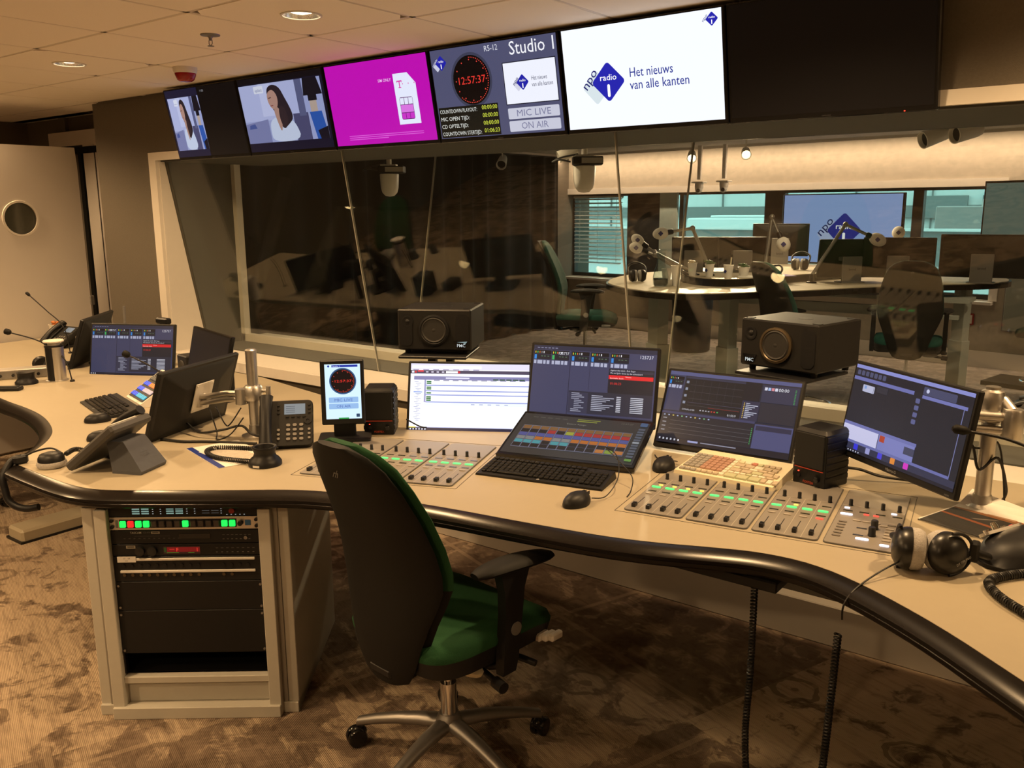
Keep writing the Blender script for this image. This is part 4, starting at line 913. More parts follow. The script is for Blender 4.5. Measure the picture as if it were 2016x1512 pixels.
# ------------------------------------------------------------------ desk phone, puck microphone base, papers, arm with pole
def desk_phone(label, x, y, yaw, lean=52, handset='left', mark=None, screen=True):
    t = thing('desk_phone', label, 'telephone', (x,y,ZD), R(yaw))
    X = rotx(R(lean))
    b = MB(X); b.loft([[(px*s_,py*s_,z) for px,py in rrect(.200,.190,.02,4,0,.095)] for z, s_ in ((0,.98),(.006,1),(.022,1),(.028,.97))]); b.build('body', m_dark, t, smooth=30)
    b = MB(); b.box((0,.10,.04),(.13,.05,.08),.006); b.box((0,.10,.008),(.17,.13,.016),.006); b.build('stand', m_dark, t)
    hx = -.072
    b = MB(X); b.box((hx,.098,.034),(.040,.19,.014),.005); b.build('handset_cradle', m_black, t)
    b = MB(X); rings = []
    for k in range(11):
        u = k/10; yy = .0+.198*u; zz = .046+.016*math.sin(PI*u); wd = .026-.006*math.sin(PI*u); hh = .014+.006*(abs(u-.5)*2)**2
        rings.append([(hx+wd*math.cos(a),yy,zz+hh*math.sin(a)) for a in (2*PI*i/14 for i in range(14))])
    b.loft(rings); b.build('handset', m_black, t, smooth=60)
    if screen:
        sc = SC(.078,.044,(.30,.33,.34)); 
        for k in range(4): sc.rect(.006,.010+.008*k,.04,.012+.008*k,(.12,.13,.15))
        o = sc.build('display', screenmat(.8), t); o.matrix_local = X @ T(.032,.150,.0286) @ rotx(R(-90))
    btn = None
    def key_(px, py, w_, h_, m_=m_alud):
        b2 = MB(X); b2.prism(rrect(w_,h_,min(w_,h_)*.42,3,px,py), .027, .0315); return b2.build('button', m_, t)
    for r_ in range(4):
        for c in range(3): key_(.008+.024*c, .026+.019*r_, .015, .011)
    for k in range(3): key_(-.028,.028+.018*k,.011,.010); key_(.085,.028+.018*k,.010,.009)
    for k in range(4): key_(.004+.021*k,.118,.013,.006,m_black)
    for k in range(3): key_(-.028,.135+.016*k,.010,.008,m_black); key_(.086,.135+.016*k,.010,.008,m_black)
    b = MB(X); b.lathe([(.015,.027),(.015,.031),(.006,.031),(.005,.029),(.0001,.029)],20,T(.080,.100,0)); b.build('navigation_ring', m_black, t, smooth=40)
    return t
desk_phone('black desk phone with lit display beside the clock display', -2.605,2.015,47)
t = thing('microphone_base', 'round black gooseneck socket with white label on the desk', 'microphone base', (-2.497,1.835,ZD))
MB().lathe([(.058,0),(.058,.012),(.050,.024),(.040,.032),(.036,.044),(.040,.056),(.043,.064),(.041,.068),(.034,.066),(.030,.050),(.0001,.048)], 32).build('body', m_black, t, smooth=50)
b = MB(rotz(R(-70))); b.add([(.0585*math.cos(a),.0585*math.sin(a),z) for a in (-.22,-.07,.07,.22) for z in (.003,.011)], [(0,2,3,1),(2,4,5,3),(4,6,7,5)]); b.build('label_sticker', m_paper, t, recalc=False)
o = MB().tube(coil([(-2.54,1.80,ZD+.012),(-2.68,1.765,ZD+.010),(-2.78,1.79,ZD+.010),(-2.80,1.84,ZD+.010),(-2.74,1.885,ZD+.010),(-2.64,1.93,ZD+.012),(-2.60,1.97,ZD+.02)], .0075, .0022, 70), .0024, 5).build('coiled_cord', m_cable, None, smooth=60)
tag(o, 'black coiled cord looping over the papers by the round socket', 'cord')
t = thing('folder', 'white papers on a folder with a blue spine near the desk phone', 'papers', (-2.905,1.785,ZD), R(-14))
MB().box((.165,.10,.0012),(.33,.20,.0024)).build('cover', m_paper, t); MB().box((.165,.012,.0028),(.33,.022,.0012)).build('blue_spine', pm('blue_card', (.012,.03,.22), .4), t)
MB(T(.19,.11,.0026) @ rotz(R(9))).box((0,0,.0006),(.24,.15,.0012)).build('sheet', m_paper, t); MB(T(.19,.11,.0036) @ rotz(R(9))).box((0,0,.0003),(.20,.10,.0006)).build('printed_block', pm('pale_print', (.42,.38,.33), .8, var=.3, scale=90), t)
# monitor arms
def arm_left():
    t = thing('support_arm', 'silver monitor arm on a pole beside the desk phone', 'monitor arm', (-2.85,2.06,ZD))
    MB().cyl((0,0,0),(0,0,.345),.0215,n=28).build('pole', m_alu, t, smooth=40); MB().lathe([(.0222,.335),(.0222,.347),(.018,.351),(.0001,.352)],28).build('pole_cap', m_alu, t, smooth=40)
    MB().lathe([(.055,0),(.055,.008),(.03,.014),(.024,.05)],28).build('clamp', m_alu, t, smooth=40)
    b = MB(); b.lathe([(.034,.150),(.036,.160),(.036,.200),(.030,.208)],28); b.cyl((.02,.02,.185),(.062,.03,.185),.007,n=12); b.cyl((.055,.03,.170),(.055,.03,.205),.010,n=12); b.build('collar', m_alu, t, smooth=40)
    E1 = Vector((-.030,-.035,.165)); E2 = Vector((-.270,-.070,.125))
    b = MB(); d_ = (E2-E1); 
    for off in (-.012,.012): b.tube([E1+Vector((0,0,off)),E1.lerp(E2,.35)+Vector((0,0,off+.006)),E1.lerp(E2,.7)+Vector((0,0,off+.002)),E2+Vector((0,0,off))], .011, 10)
    b.cyl(E1+Vector((0,0,-.03)),E1+Vector((0,0,.03)),.024,n=20); b.cyl(E2+Vector((0,0,-.026)),E2+Vector((0,0,.026)),.020,n=20); b.build('arm', m_alu, t, smooth=40)
    b = MB(T(-.262,-.056,.140) @ rotz(R(-69.4)) @ rotx(R(-18.3))); b.box((0,.0,0),(.115,.004,.125),.001); b.cyl((0,.0,0),(0,.03,0),.016,n=16)
    for sx in (-1,1):
        for sz in (-1,1): b.cyl((sx*.048,.002,sz*.052),(sx*.048,.005,sz*.052),.005,n=10)
    b.build('mount_plate', m_whitep, t)
arm_left()
t = thing('support_arm', 'silver monitor arm on a pole at the right end of the desk', 'monitor arm', (-.392,2.815,ZD))
MB().cyl((0,0,0),(0,0,.26),.0225,n=28).build('pole', m_alu, t, smooth=40); MB().lathe([(.05,0),(.05,.008),(.03,.014),(.025,.04)],28).build('clamp', m_alu, t, smooth=40)
b = MB(); b.lathe([(.030,.262),(.036,.270),(.036,.33),(.030,.352),(.0201,.358),(.02,.366),(.0001,.366)],28); b.tube([(0,0,.335),(.03,.0,.325),(.055,-.015,.300)],.018,14); b.lathe([(.027,.225),(.029,.23),(.029,.305),(.027,.31)],24,T(.060,-.018,0)); b.build('joint', m_alu, t, smooth=40)
b = MB(); b.tube([(.06,-.02,.285),(-.06,-.05,.285),(-.16,-.085,.265)],.014,10); b.tube([(.06,-.02,.245),(-.06,-.05,.245),(-.16,-.085,.245)],.012,10); b.build('arm', m_alu, t, smooth=40)
b = MB(T(-.175,-.085,.248) @ rotz(R(-36.9)) @ rotx(R(-9.8))); b.box((0,0,0),(.11,.005,.11)); b.cyl((0,0,0),(0,.03,0),.016,n=14); b.build('mount_plate', m_alud, t)
cable('power_cable','black cables hanging from the right monitor arm',[(-.50,2.74,ZD+.22),(-.43,2.77,ZD+.20),(-.405,2.79,ZD+.12),(-.36,2.80,ZD+.16),(-.335,2.84,ZD+.06),(-.35,2.90,ZD+.004)],.004)
cable('power_cable','thin black cable beside the right pole',[(-.48,2.75,ZD+.235),(-.42,2.80,ZD+.18),(-.37,2.83,ZD+.20),(-.345,2.83,ZD+.10),(-.34,2.87,ZD+.004)],.003)
cable('power_cable','cable bundle lying under the left monitor arm',[(-3.12,1.93,ZD+.04),(-3.02,1.92,ZD+.02),(-2.93,1.96,ZD+.035),(-2.87,2.01,ZD+.05),(-2.80,2.02,ZD+.02),(-2.72,2.12,ZD+.004)],.005)
cable('power_cable','thin looping cable below the left monitor arm',[(-3.05,1.99,ZD+.10),(-2.98,1.97,ZD+.02),(-2.92,1.93,ZD+.004),(-2.86,1.95,ZD+.03),(-2.84,2.0,ZD+.09)],.0028)
cable('power_cable','grey cable arching below the left monitor arm',[(-3.02,2.0,ZD+.11),(-2.95,1.99,ZD+.05),(-2.90,1.98,ZD+.06),(-2.88,2.02,ZD+.12)],.0028)
cable('power_cable','thick cable running behind the seen-from-behind monitor',[(-3.10,1.80,ZD+.006),(-3.0,1.83,ZD+.006),(-2.93,1.88,ZD+.006),(-2.84,1.93,ZD+.006),(-2.74,1.98,ZD+.006)],.0055)
cable('audio_cable','black cable with a gold plug behind the right desk speaker',[(-.815,2.83,ZD+.045),(-.76,2.86,ZD+.04),(-.70,2.89,ZD+.02),(-.62,2.93,ZD+.01),(-.5,2.96,ZD+.005)],.005)
cable('audio_cable','black cable behind the left desk speaker',[(-2.42,2.47,ZD+.05),(-2.37,2.50,ZD+.02),(-2.38,2.56,ZD+.006),(-2.44,2.60,ZD+.005)],.003)
# ------------------------------------------------------------------ right end: headphones, paging microphone, magazine
m_lea = pm('black_satin_shell', (.011,.011,.011), .32, var=.1)
def earcup(t, c, ax, pad_first=True, nm='ear'):
    """cup whose outer side points along ax"""
    M = Matrix.Translation(c) @ Vector((0,0,1)).rotation_difference(Vector(ax)).to_matrix().to_4x4()
    MB().lathe([(.052,-.004),(.052,.006),(.049,.016),(.043,.026),(.030,.034),(.012,.037),(.0001,.0375)], 32, M).build('ear_shell', m_lea, t, smooth=50)
    MB().lathe([(.028,-.030),(.036,-.036),(.046,-.034),(.051,-.024),(.052,-.010),(.050,-.004),(.022,-.006),(.024,-.022),(.028,-.030)], 32, M).build('ear_pad', m_pad, t, smooth=60)
    return M
t = thing('headphones', 'large black headphones with grey velour pads lying on the desk', 'headphones', (-.405,2.215,ZD), R(0))
cA, aA = Vector((-.052,-.010,.054)), Vector((-.93,-.33,.06)); cB, aB = Vector((.030,.012,.054)), Vector((.80,-.58,.14))
earcup(t, cA, aA); MBx = earcup(t, cB, aB)
lg = SC(.05,.012); lg.txt('DT 770 PRO', .025,.010,.0085,'#b8b8b8','c'); o = lg.build('maker_mark', m_ink, t); o.matrix_local = MBx @ T(.030,.0,.0355) @ rotx(R(-90)) @ rotx(R(0)); o.matrix_local = MBx @ T(.022,.006,.0362) @ rotz(R(75)) @ rotx(R(-90))
for c_, a_ in ((cA,aA),(cB,aB)):
    b = MB()
    a_ = a_.normalized(); up = Vector((0,0,1)); sd = a_.cross(up).normalized(); pts = []
    for k in range(13):
        th = R(-95+190*k/12); pts.append(c_+a_*.020+(-sd if c_ is cB else sd)*math.cos(th)*.060+up*math.sin(th)*.0525)
    b.tube(pts, .0042, 8); b.build('yoke', m_black, t, smooth=50)
sdB = -aB.normalized().cross(Vector((0,0,1))).normalized()
hb = cB+aB.normalized()*.02+sdB*.066
b = MB(); b.box((0,0,0),(.020,.030,.050),.004,T(*hb)); b.build('slider_block', m_black, t)
sdA = aA.normalized().cross(Vector((0,0,1))).normalized(); ha = cA+aA.normalized()*.02+sdA*.064
b = MB(); pts = spline([ha,ha+sdA*.05+Vector((0,.02,-.02)),Vector((-.02,.16,.016)),Vector((.05,.155,.016)),hb+sdB*.045+Vector((0,0,-.02)),hb], 8)
b.tube(pts, .009, 8); b.build('headband', m_black, t, smooth=50)
cable('headphone_cable','straight thin black cable from the headphones over the desk edge',[(-.462,2.175,ZD+.030),(-.488,2.115,ZD+.020),(-.512,2.055,ZD+.006),(-.530,2.010,ZD-.012),(-.540,1.985,ZD-.04),(-.545,2.0,ZD-.08)],.0024,sm=6)
for nm, pts in (('nearer', [(-.56,2.03,.66),(-.565,2.02,.45),(-.575,2.02,.25),(-.60,2.03,.08),(-.66,2.04,.03)]),('farther', [(-.80,2.10,.70),(-.80,2.10,.45),(-.805,2.10,.25),(-.78,2.09,.08),(-.71,2.06,.03)])):
    o = MB().tube(coil(pts, .0075, .003, 75), .003, 5).build('coiled_cord', m_cable, None, smooth=60); tag(o, 'black coiled cord hanging under the right desk, %s of two' % ('the one nearer the right edge' if nm == 'nearer' else 'the left one'), 'cord')
t = thing('paging_microphone', 'black gooseneck microphone on a rounded base at the right edge', 'microphone', (-.228,2.435,ZD), R(-40))
b = MB(); rings = []
for z, k in ((0,1.),(.01,1.0),(.03,.95),(.05,.84),(.066,.66),(.075,.42)):
    rings.append([(k*.095*math.cos(a),k*.135*math.sin(a)-.02*(1-k),z+ (0 if z < .02 else .022*(math.sin(a)*k))) for a in (2*PI*i/28 for i in range(28))])
b.loft(rings); b.build('base', m_black, t, smooth=50)
b = MB(T(-.050,-.035,.061) @ roty(R(-36)) @ rotx(R(8))); b.prism(rrect(.034,.125,.016,5), 0, .008); b.build('control_plate', m_alu, t)
b = MB(T(-.050,-.035,.061) @ roty(R(-36)) @ rotx(R(8))); b.lathe([(.009,.008),(.009,.014),(.0001,.014)],14,T(0,-.040,0)); b.lathe([(.009,.008),(.008,.02),(.006,.028),(.0001,.028)],14,T(0,-.012,0)); b.lathe([(.007,.008),(.006,.013),(.0001,.013)],14,T(0,.012,0)); b.build('button', m_chrome, t, smooth=40)
b = MB(T(-.050,-.035,.061) @ roty(R(-36)) @ rotx(R(8))); b.box((0,.036,.009),(.007,.006,.003)); b.build('red_light', m_ron, t)
b = MB()
for k in range(5): b.box((-.012,.03+.014*k,.080),(.07,.006,.010),.002)
b.build('grille_rib', m_blackg, t)
gp = [(.02,.06,.07),(.03,.075,.13),(.0,.08,.21),(-.08,.06,.27),(-.17,.0,.32)]
inv = rotz(R(40))
gw = [Vector((-.16,2.56,.86)),Vector((-.165,2.585,.95)),Vector((-.225,2.60,1.025)),Vector((-.31,2.58,1.065)),Vector((-.40,2.53,1.085))]
L_ = [rotz(R(40)) @ (p-Vector((-.228,2.435,ZD))) for p in gw]
MB().tube(spline(L_,8),.0042,8).build('gooseneck', m_black, t, smooth=60)
d_ = (L_[-1]-L_[-2]).normalized(); b = MB(); b.tube([L_[-1]-d_*.005,L_[-1]+d_*.006,L_[-1]+d_*.012,L_[-1]+d_*.034,L_[-1]+d_*.042],[.0045,.010,.0125,.0125,.006],14); b.build('microphone_head', m_rubber, t, smooth=50)
o = MB().tube(coil([(-.20,2.33,ZD+.012),(-.255,2.26,ZD+.012),(-.275,2.20,ZD+.012),(-.24,2.13,ZD+.012),(-.17,2.06,ZD+.012)], .009, .003, 45), .0028, 5).build('coiled_cord', m_cable, None, smooth=60); tag(o, 'thick black coiled cord at the right edge of the desk', 'cord')
t = thing('magazine', 'dark magazine with orange cover print by the right pole', 'magazine', (-.372,2.685,ZD+.001), R(-19))
b = MB(); nx = 8; vs = []; fs = []
for i in range(nx+1):
    for j in range(2): 
        u = i/nx; vs += [(-.105+.21*j, -.14+.28*u, .004+.055*max(0,u-.72)**1.2*3*(1 if j == 0 else .35)), (-.105+.21*j, -.14+.28*u, .0+.055*max(0,u-.72)**1.2*3*(1 if j == 0 else .35))]
for i in range(nx):
    a = 4*i; fs += [(a,a+2,a+6,a+4),(a+1,a+5,a+7,a+3),(a,a+4,a+5,a+1),(a+2,a+3,a+7,a+6)]
b.add(vs,fs); b.build('pages', m_paper, t)
sc = SC(.20,.225,'#2a2724'); sc.rect(0,0,.20,.05,'#8a5a34'); sc.poly([(0,.105),(.2,.125),(.2,.14),(0,.118)],'#8a4a24'); sc.poly([(.08,.10),(.13,.06),(.14,.062),(.09,.103)],'#7a7068'); sc.txt('radio', .03,.035,.03,'#c8b8a4'); sc.rect(.09,.018,.17,.034,'#a8866a')
for k in range(4): sc.rect(.02,.17+.010*k,.17,.174+.010*k,'#3a3632')
sc.build('cover_print', m_ink, t, (0,-.028,.0046), (R(-90),0,0))
# ------------------------------------------------------------------ left end of the desk
def office_phone(label, x, y, yaw):
    t = thing('office_phone', label, 'telephone', (x,y,ZD), R(yaw))
    X = T(0,-.10,.006) @ rotx(R(38))
    b = MB(X); b.box((0,.12,.016),(.215,.245,.032),.008); b.build('body', pm('slate_grey_phone', (.060,.057,.055), .5, var=.08), t)
    b = MB(X); b.box((.02,.20,.0335),(.13,.07,.003)); b.build('paper_strip', m_paper, t)
    b = MB(); b.loft([[(sx*w_,y_,z) for sx,y_ in ((-1,ya),(1,ya),(1,yb),(-1,yb))] for z,w_,ya,yb in ((.0,.07,.04,.15),(.012,.07,.04,.155),(.11,.058,.02,.085))]); b.build('stand', pm('slate_grey_plastic', (.075,.080,.095), .45, var=.08), t)
    b = MB(X); rings = []
    for k in range(11):
        u = k/10; rings.append([(-.082+.020*math.cos(a),.02+.22*u,.048+.020*math.sin(PI*u)+(.012+.006*(2*abs(u-.5))**2)*math.sin(a)) for a in (2*PI*i/14 for i in range(14))])
    b.loft(rings); b.build('handset', m_black, t, smooth=60)
    lg = SC(.08,.03); lg.txt('CISCO', .04,.026,.014,'#5d626c','c',0,.01)
    for k, h_ in enumerate((.003,.006,.009,.006,.003,.006,.009,.006,.003)): lg.rect(.022+.0042*k,.012-h_,.0235+.0042*k,.012,'#5d626c')
    o = lg.build('maker_mark', m_ink, t); o.matrix_local = T(0,.1245,.056) @ rotx(R(35.5)) @ rotz(PI)
    o.matrix_local = T(0,.1212,.063) @ rotx(R(35.5)) @ rotz(PI)
    return t
office_phone('grey office phone seen from behind near the rounded desk corner', -2.90,1.505,-66)
t = thing('headphones', 'black headphones hooked over the left desk corner', 'headphones', (-3.09,1.375,ZD), R(0))
MB().lathe([(.018,.004),(.030,.0),(.046,.002),(.050,.012),(.046,.022),(.022,.022)],32).build('ear_pad', m_pad, t, smooth=60)
MB().lathe([(.044,.022),(.043,.034),(.036,.046),(.018,.052),(.0001,.053)],32).build('ear_shell', m_black, t, smooth=50)
MB().tube(spline([(.02,.03,.045),(-.06,.03,.05),(-.10,-.01,.040),(-.125,-.045,.02)],8),.0035,8).build('yoke', m_black, t, smooth=50)
MB().tube(spline([(-.125,-.045,.022),(-.140,-.075,.012),(-.130,-.112,-.035),(-.118,-.115,-.081),(-.105,-.113,-.116),(-.08,-.098,-.138),(-.05,-.076,-.145),(-.02,-.052,-.139)],6),.0125,10).build('headband', m_black, t, smooth=50)
MB().box((-.128,-.05,.016),(.03,.05,.03),.006).build('slider_block', m_black, t)
o = MB().tube(coil([(-3.03,1.40,ZD+.05),(-3.10,1.47,ZD+.04),(-3.10,1.53,ZD+.012),(-3.0,1.54,ZD+.012),(-2.92,1.52,ZD+.012)], .007, .002, 40), .0024, 5).build('coiled_cord', m_cable, None, smooth=60); tag(o, 'black coiled cord looping behind the hooked headphones', 'cord')
cable('audio_cable','black cable hanging beside the rack cabinet',[(-2.83,1.37,.70),(-2.84,1.37,.5),(-2.82,1.38,.36),(-2.79,1.40,.33),(-2.76,1.42,.36)],.008)
# intercom panel with lit keys
t = thing('intercom_station', 'white intercom panel with blue, orange and yellow lit keys', 'intercom', (-3.80,2.185,ZD), R(-15))
b = MB(); b.add([(-.12,-.09,0),(.12,-.09,0),(.12,.09,0),(-.12,.09,0),(-.12,-.09,.015),(.12,-.09,.015),(.12,.085,.125),(-.12,.085,.125)],[(0,1,2,3),(4,5,6,7),(0,1,5,4),(1,2,6,5),(2,3,7,6),(3,0,4,7)]); b.build('body', m_whitep, t)
sl = math.atan2(.11,.175); MI = T(0,-.09,.015) @ rotx(sl)
MB(MI).box((0,.105,.001),(.22,.185,.002)).build('key_field', m_black, t)
pk = {}
for r_ in range(5):
    for k in range(10):
        c = [('i_blue',(.05,.12,.9)) if k < 4 else ('i_cyan',(.08,.55,.75)), ('i_blue',(.05,.12,.9)) if k < 4 else ('i_pale',(.75,.55,.55)), ('i_blue',(.05,.12,.9)) if k < 4 else ('i_orange',(1.,.25,.05)), ('i_off',(.25,.25,.22)), ('i_off',(.25,.25,.22)) if k < 5 else ('i_yellow',(.75,.8,.1))][r_]
        mt = pm(c[0], tuple(q*.3 for q in c[1]), .4, emit=c[1], es=.75 if c[0] != 'i_off' else .1)
        if c[0] not in pk: pk[c[0]] = MB().box((0,0,.003),(.014,.022,.006),.0015).build('lit_key', mt, t); o = pk[c[0]]
        else: o = inst(pk[c[0]], None, None, t)
        o.location = MI @ Vector((-.094+.0209*k,.035+.036*r_,.002)); o.rotation_euler = (sl,0,0)
def goose(label, base, pts, head=.011, r=.0035):
    t = thing('gooseneck_microphone', label, 'microphone', base); L_ = [Vector(p)-Vector(base) for p in pts]
    MB().lathe([(.012,0),(.012,.008),(.006,.012)],14,T(*L_[0])).build('socket', m_black, t)
    MB().tube(spline(L_,8),r,8).build('gooseneck', m_black, t, smooth=60)
    d_ = (L_[-1]-L_[-2]).normalized(); e = L_[-1]
    MB().tube([e-d_*.004,e+d_*.004,e+d_*.012,e+d_*.030,e+d_*.036],[r,head*.8,head,head,head*.5],12).build('microphone_head', m_rubber, t, smooth=50)
goose('gooseneck microphone leaning over the intercom panel', (-3.62,2.20,ZD), [(-3.62,2.20,ZD),(-3.64,2.19,.90),(-3.73,2.16,.965),(-3.86,2.12,1.015)], .016)
goose('gooseneck microphone beside the silver power column', (-4.60,2.20,ZD+.0), [(-4.60,2.20,ZD),(-4.65,2.19,.92),(-4.78,2.14,1.0),(-4.93,2.06,1.045)], .016)
goose('thin upright gooseneck microphone by the far left phone', (-5.55,2.66,ZD), [(-5.55,2.66,ZD),(-5.58,2.65,.96),(-5.72,2.62,1.06),(-5.86,2.59,1.15)], .010)
t = thing('power_column', 'silver pop-up power column with a black socket strip', 'power column', (-4.70,2.17,ZD), R(25))
MB().lathe([(.056,0),(.056,.004),(.048,.006)],28).build('flange', m_alu, t, smooth=40)
MB().lathe([(.046,.0),(.046,.182)],28).build('tube', m_alu, t, smooth=40); MB().lathe([(.047,.182),(.047,.188),(.03,.191),(.0001,.191)],28).build('cap', m_black, t, smooth=40)
b = MB(); b.add([(.047*math.sin(a),-.047*math.cos(a),z) for a in (-.45,-.15,.15,.45) for z in (.006,.181)], [(0,2,3,1),(2,4,5,3),(4,6,7,5)]); b.build('socket_strip', m_black, t, recalc=False)
t = thing('light_disc', 'flat white round disc on top of the power column', 'disc', (-4.70,2.17,ZD+.191)); MB().lathe([(.03,0),(.03,.012),(.05,.016),(.052,.022),(.048,.026),(.0001,.027)],28).build('disc', m_whitep, t, smooth=40)
t = thing('headphone_amplifier', 'long silver rack box lying on the left desk', 'audio box', (-4.90,2.10,ZD), R(62))
MB().box((0,.05,.025),(.34,.10,.05),.003).build('case', m_alu, t); MB().box((0,-.001,.025),(.30,.004,.04)).build('front_plate', m_alud, t)
b = MB()
for k in range(4): b.cyl((-.12+.06*k,-.002,.022),(-.12+.06*k,-.016,.022),.008,n=12)
b.build('knob', m_blackg, t)
t = thing('microphone_base', 'round black gooseneck socket beside the silver rack box', 'microphone base', (-4.74,2.03,ZD))
MB().lathe([(.055,0),(.055,.012),(.046,.022),(.040,.032),(.042,.055),(.046,.062),(.034,.062),(.0001,.058)],28).build('body', m_black, t, smooth=50)
t = thing('headphones', 'black headphones lying behind the silver rack box', 'headphones', (-5.03,2.27,ZD))
for dx in (-.05,.05): MB().lathe([(.02,0),(.042,.004),(.045,.02),(.04,.035),(.0001,.05)],20,T(dx,.0,.03) @ roty(R(70 if dx > 0 else -70))).build('ear_shell', m_black, t, smooth=50)
MB().tube(spline([(-.06,0,.04),(-.05,.1,.03),(0,.14,.03),(.05,.1,.03),(.06,0,.04)],6),.007,8).build('headband', m_black, t, smooth=50)
t = thing('remote_keypad', 'black narrow keypad at the left edge of the desk', 'keypad', (-4.66,1.87,ZD), R(40))
MB().box((0,0,.009),(.20,.055,.018),.004).build('body', m_black, t); MB().box((0,0,.019),(.17,.035,.004),.001).build('key_row', m_rubber, t)
t = desk_phone('black desk phone on the far left desk behind the thin microphone', -5.86,2.70,5, 35)
def cup(label, x, y, z, h=.10, r=.04, mat=None, content=None, logo=False, s=1.):
    t = thing('paper_cup', label, 'cup', (x,y,z)); MB().lathe([(r*.70,0),(r*.70,.002),(r*.98,h),(r*1.04,h),(r*1.04,h+.003),(r*.94,h+.003),(r*.66,.004),(.0001,.004)],24).build('cup', mat or m_whitep, t, smooth=40)
    if content: content(t, h, r)
    if logo:
        sc = SC(.04,.04); sc.dia(.02,.02,.024,'#20256a'); sc.build('logo', m_ink, t, (-.012,-r*.86,h*.55), (R(-6),0,R(-18)))
    return t
def crumple(c): 
    def f(t, h, r):
        b = MB(); rnd = random.Random(3)
        for k in range(7): b.box((0,0,0),(.03,.022,.012),.003,T(rnd.uniform(-.02,.02),rnd.uniform(-.02,.02),h+.002+.006*k*.5) @ rotz(rnd.uniform(0,3)) @ rotx(rnd.uniform(-.6,.6)))
        b.build('waste', c, t)
    return f
cup('paper cup with crumpled waste beside the far left phone', -6.12,2.86,ZD,.12,.05,None,crumple(m_orange))
cup('tall white cup with a stirrer at the far end of the left desk', -5.62,2.90,ZD,.16,.055,None,crumple(m_whitep))
t = thing('desk_speaker', 'small black box behind the dim monitor', 'speaker', (-4.10,2.60,ZD), R(-10)); MB().box((0,0,.07),(.12,.12,.14),.006).build('cabinet', m_black, t); MB().lathe([(.0001,0),(.03,.004),(.036,.0)],20,T(0,-.061,.08) @ rotx(R(90))).build('driver', m_cone, t)
t = thing('walkie_talkie', 'small grey radio handset standing behind the far left monitor', 'radio', (-4.98,2.72,ZD)); MB().box((0,0,.11),(.05,.03,.22),.005).build('body', m_dark, t); MB().cyl((.012,0,.22),(.02,0,.33),.008,n=10).build('antenna', m_grey, t)
t = thing('webcam', 'small black camera on the monitor with playout decks at the left', 'camera', (-4.60,2.75,ZD)); MB().box((0,0,.125),(.03,.03,.25)).build('stem', m_black, t); MB().box((0,0,.265),(.11,.04,.035),.008).build('body', m_black, t)
t = thing('plug_box', 'black adapter lying by the left monitor', 'adapter', (-3.95,2.50,ZD)); MB().box((0,0,.03),(.09,.12,.06),.006).build('body', m_black, t); MB().cyl((0,-.06,.03),(0,-.09,.03),.008,n=8).build('plug', m_black, t)
# ------------------------------------------------------------------ rack cabinet with its units
RX, RY, RZ = -2.4365-.050*.618, 1.440+.050*.786, R(38.2)
t = thing('rack_cabinet', 'light grey open rack cabinet under the desk', 'cabinet', (RX,RY,0), RZ)
H_ = .735
for s_ in (-1,1):
    box('front_post', (s_*.262,.02,H_/2), (.040,.04,H_), m_rack, t, .002); box('post_groove', (s_*.290,.035,H_/2), (.018,.02,H_), m_rackg, t)
    box('side_panel', (s_*.3165,.36,H_/2), (.035,.66,H_), m_rack, t, .002); box('rack_rail', (s_*.2395,.035,.44), (.006,.02,.58), m_black, t)
box('plinth', (0,.005,.021), (.560,.03,.042), m_rack, t, .002); box('plinth', (0,.34,.019), (.668,.64,.038), m_rack, t, .002)
box('bottom_rail', (0,.03,.130), (.486,.03,.024), m_rack, t, .002); box('kick_board', (0,.05,.082), (.486,.02,.084), m_rack, t); box('back_panel', (0,.68,.40), (.60,.015,.66), m_black, t); box('inner_floor', (0,.36,.139), (.60,.6,.006), m_black, t)
def unit(name, label, z0, z1, cat, mat=None, d=.25):
    u = thing(name, label, cat, tuple(Vector((RX,RY,z0))), RZ); h = z1-z0
    box('front_plate', (0,.022,h/2), (.483,.004,h-.001), mat or m_black, u, .0008); box('chassis', (0,.025+d/2,h/2), (.44,d,h-.004), m_black, u); return u, h
YF = .0195
u, h = unit('intercom_unit','black rack intercom with tiny lit labels below the desk edge',.706,.748,'rack unit')
sc = SC(.48,.042)
for gx in (.075,.105,.185,.215):
    for r_ in range(3): sc.rect(gx,.014+.0075*r_,gx+.024,.0185+.0075*r_,'#8fb0a4')
for gx in (.300,.330):
    for r_ in range(3): sc.rect(gx,.014+.0085*r_,gx+.024,.0148+.0085*r_,'#8a8a88')
for gx in (.14,.165,.25,.275,.36): 
    for r_ in range(3): sc.rect(gx,.016+.0075*r_,gx+.004,.018+.0075*r_,'#c8ccc8')
for k in range(5): sc.rect(.378+.014*k,.036,.382+.014*k,.038,'#c8ccc8')
sc.rect(.393,.010,.401,.014,'#e8eeff'); sc.build('printed_labels', screenmat(.7), u, (0,YF-.0006,h/2))['kind'] = 'stuff'
MB().cyl((.158,YF,.020),(.158,YF-.012,.020),.009,n=16).build('red_knob', m_red, u, smooth=40)
u, h = unit('button_unit','grey rack strip with fifteen square buttons, some lit green',.660,.7045,'rack unit',m_alu)
pk2 = {}
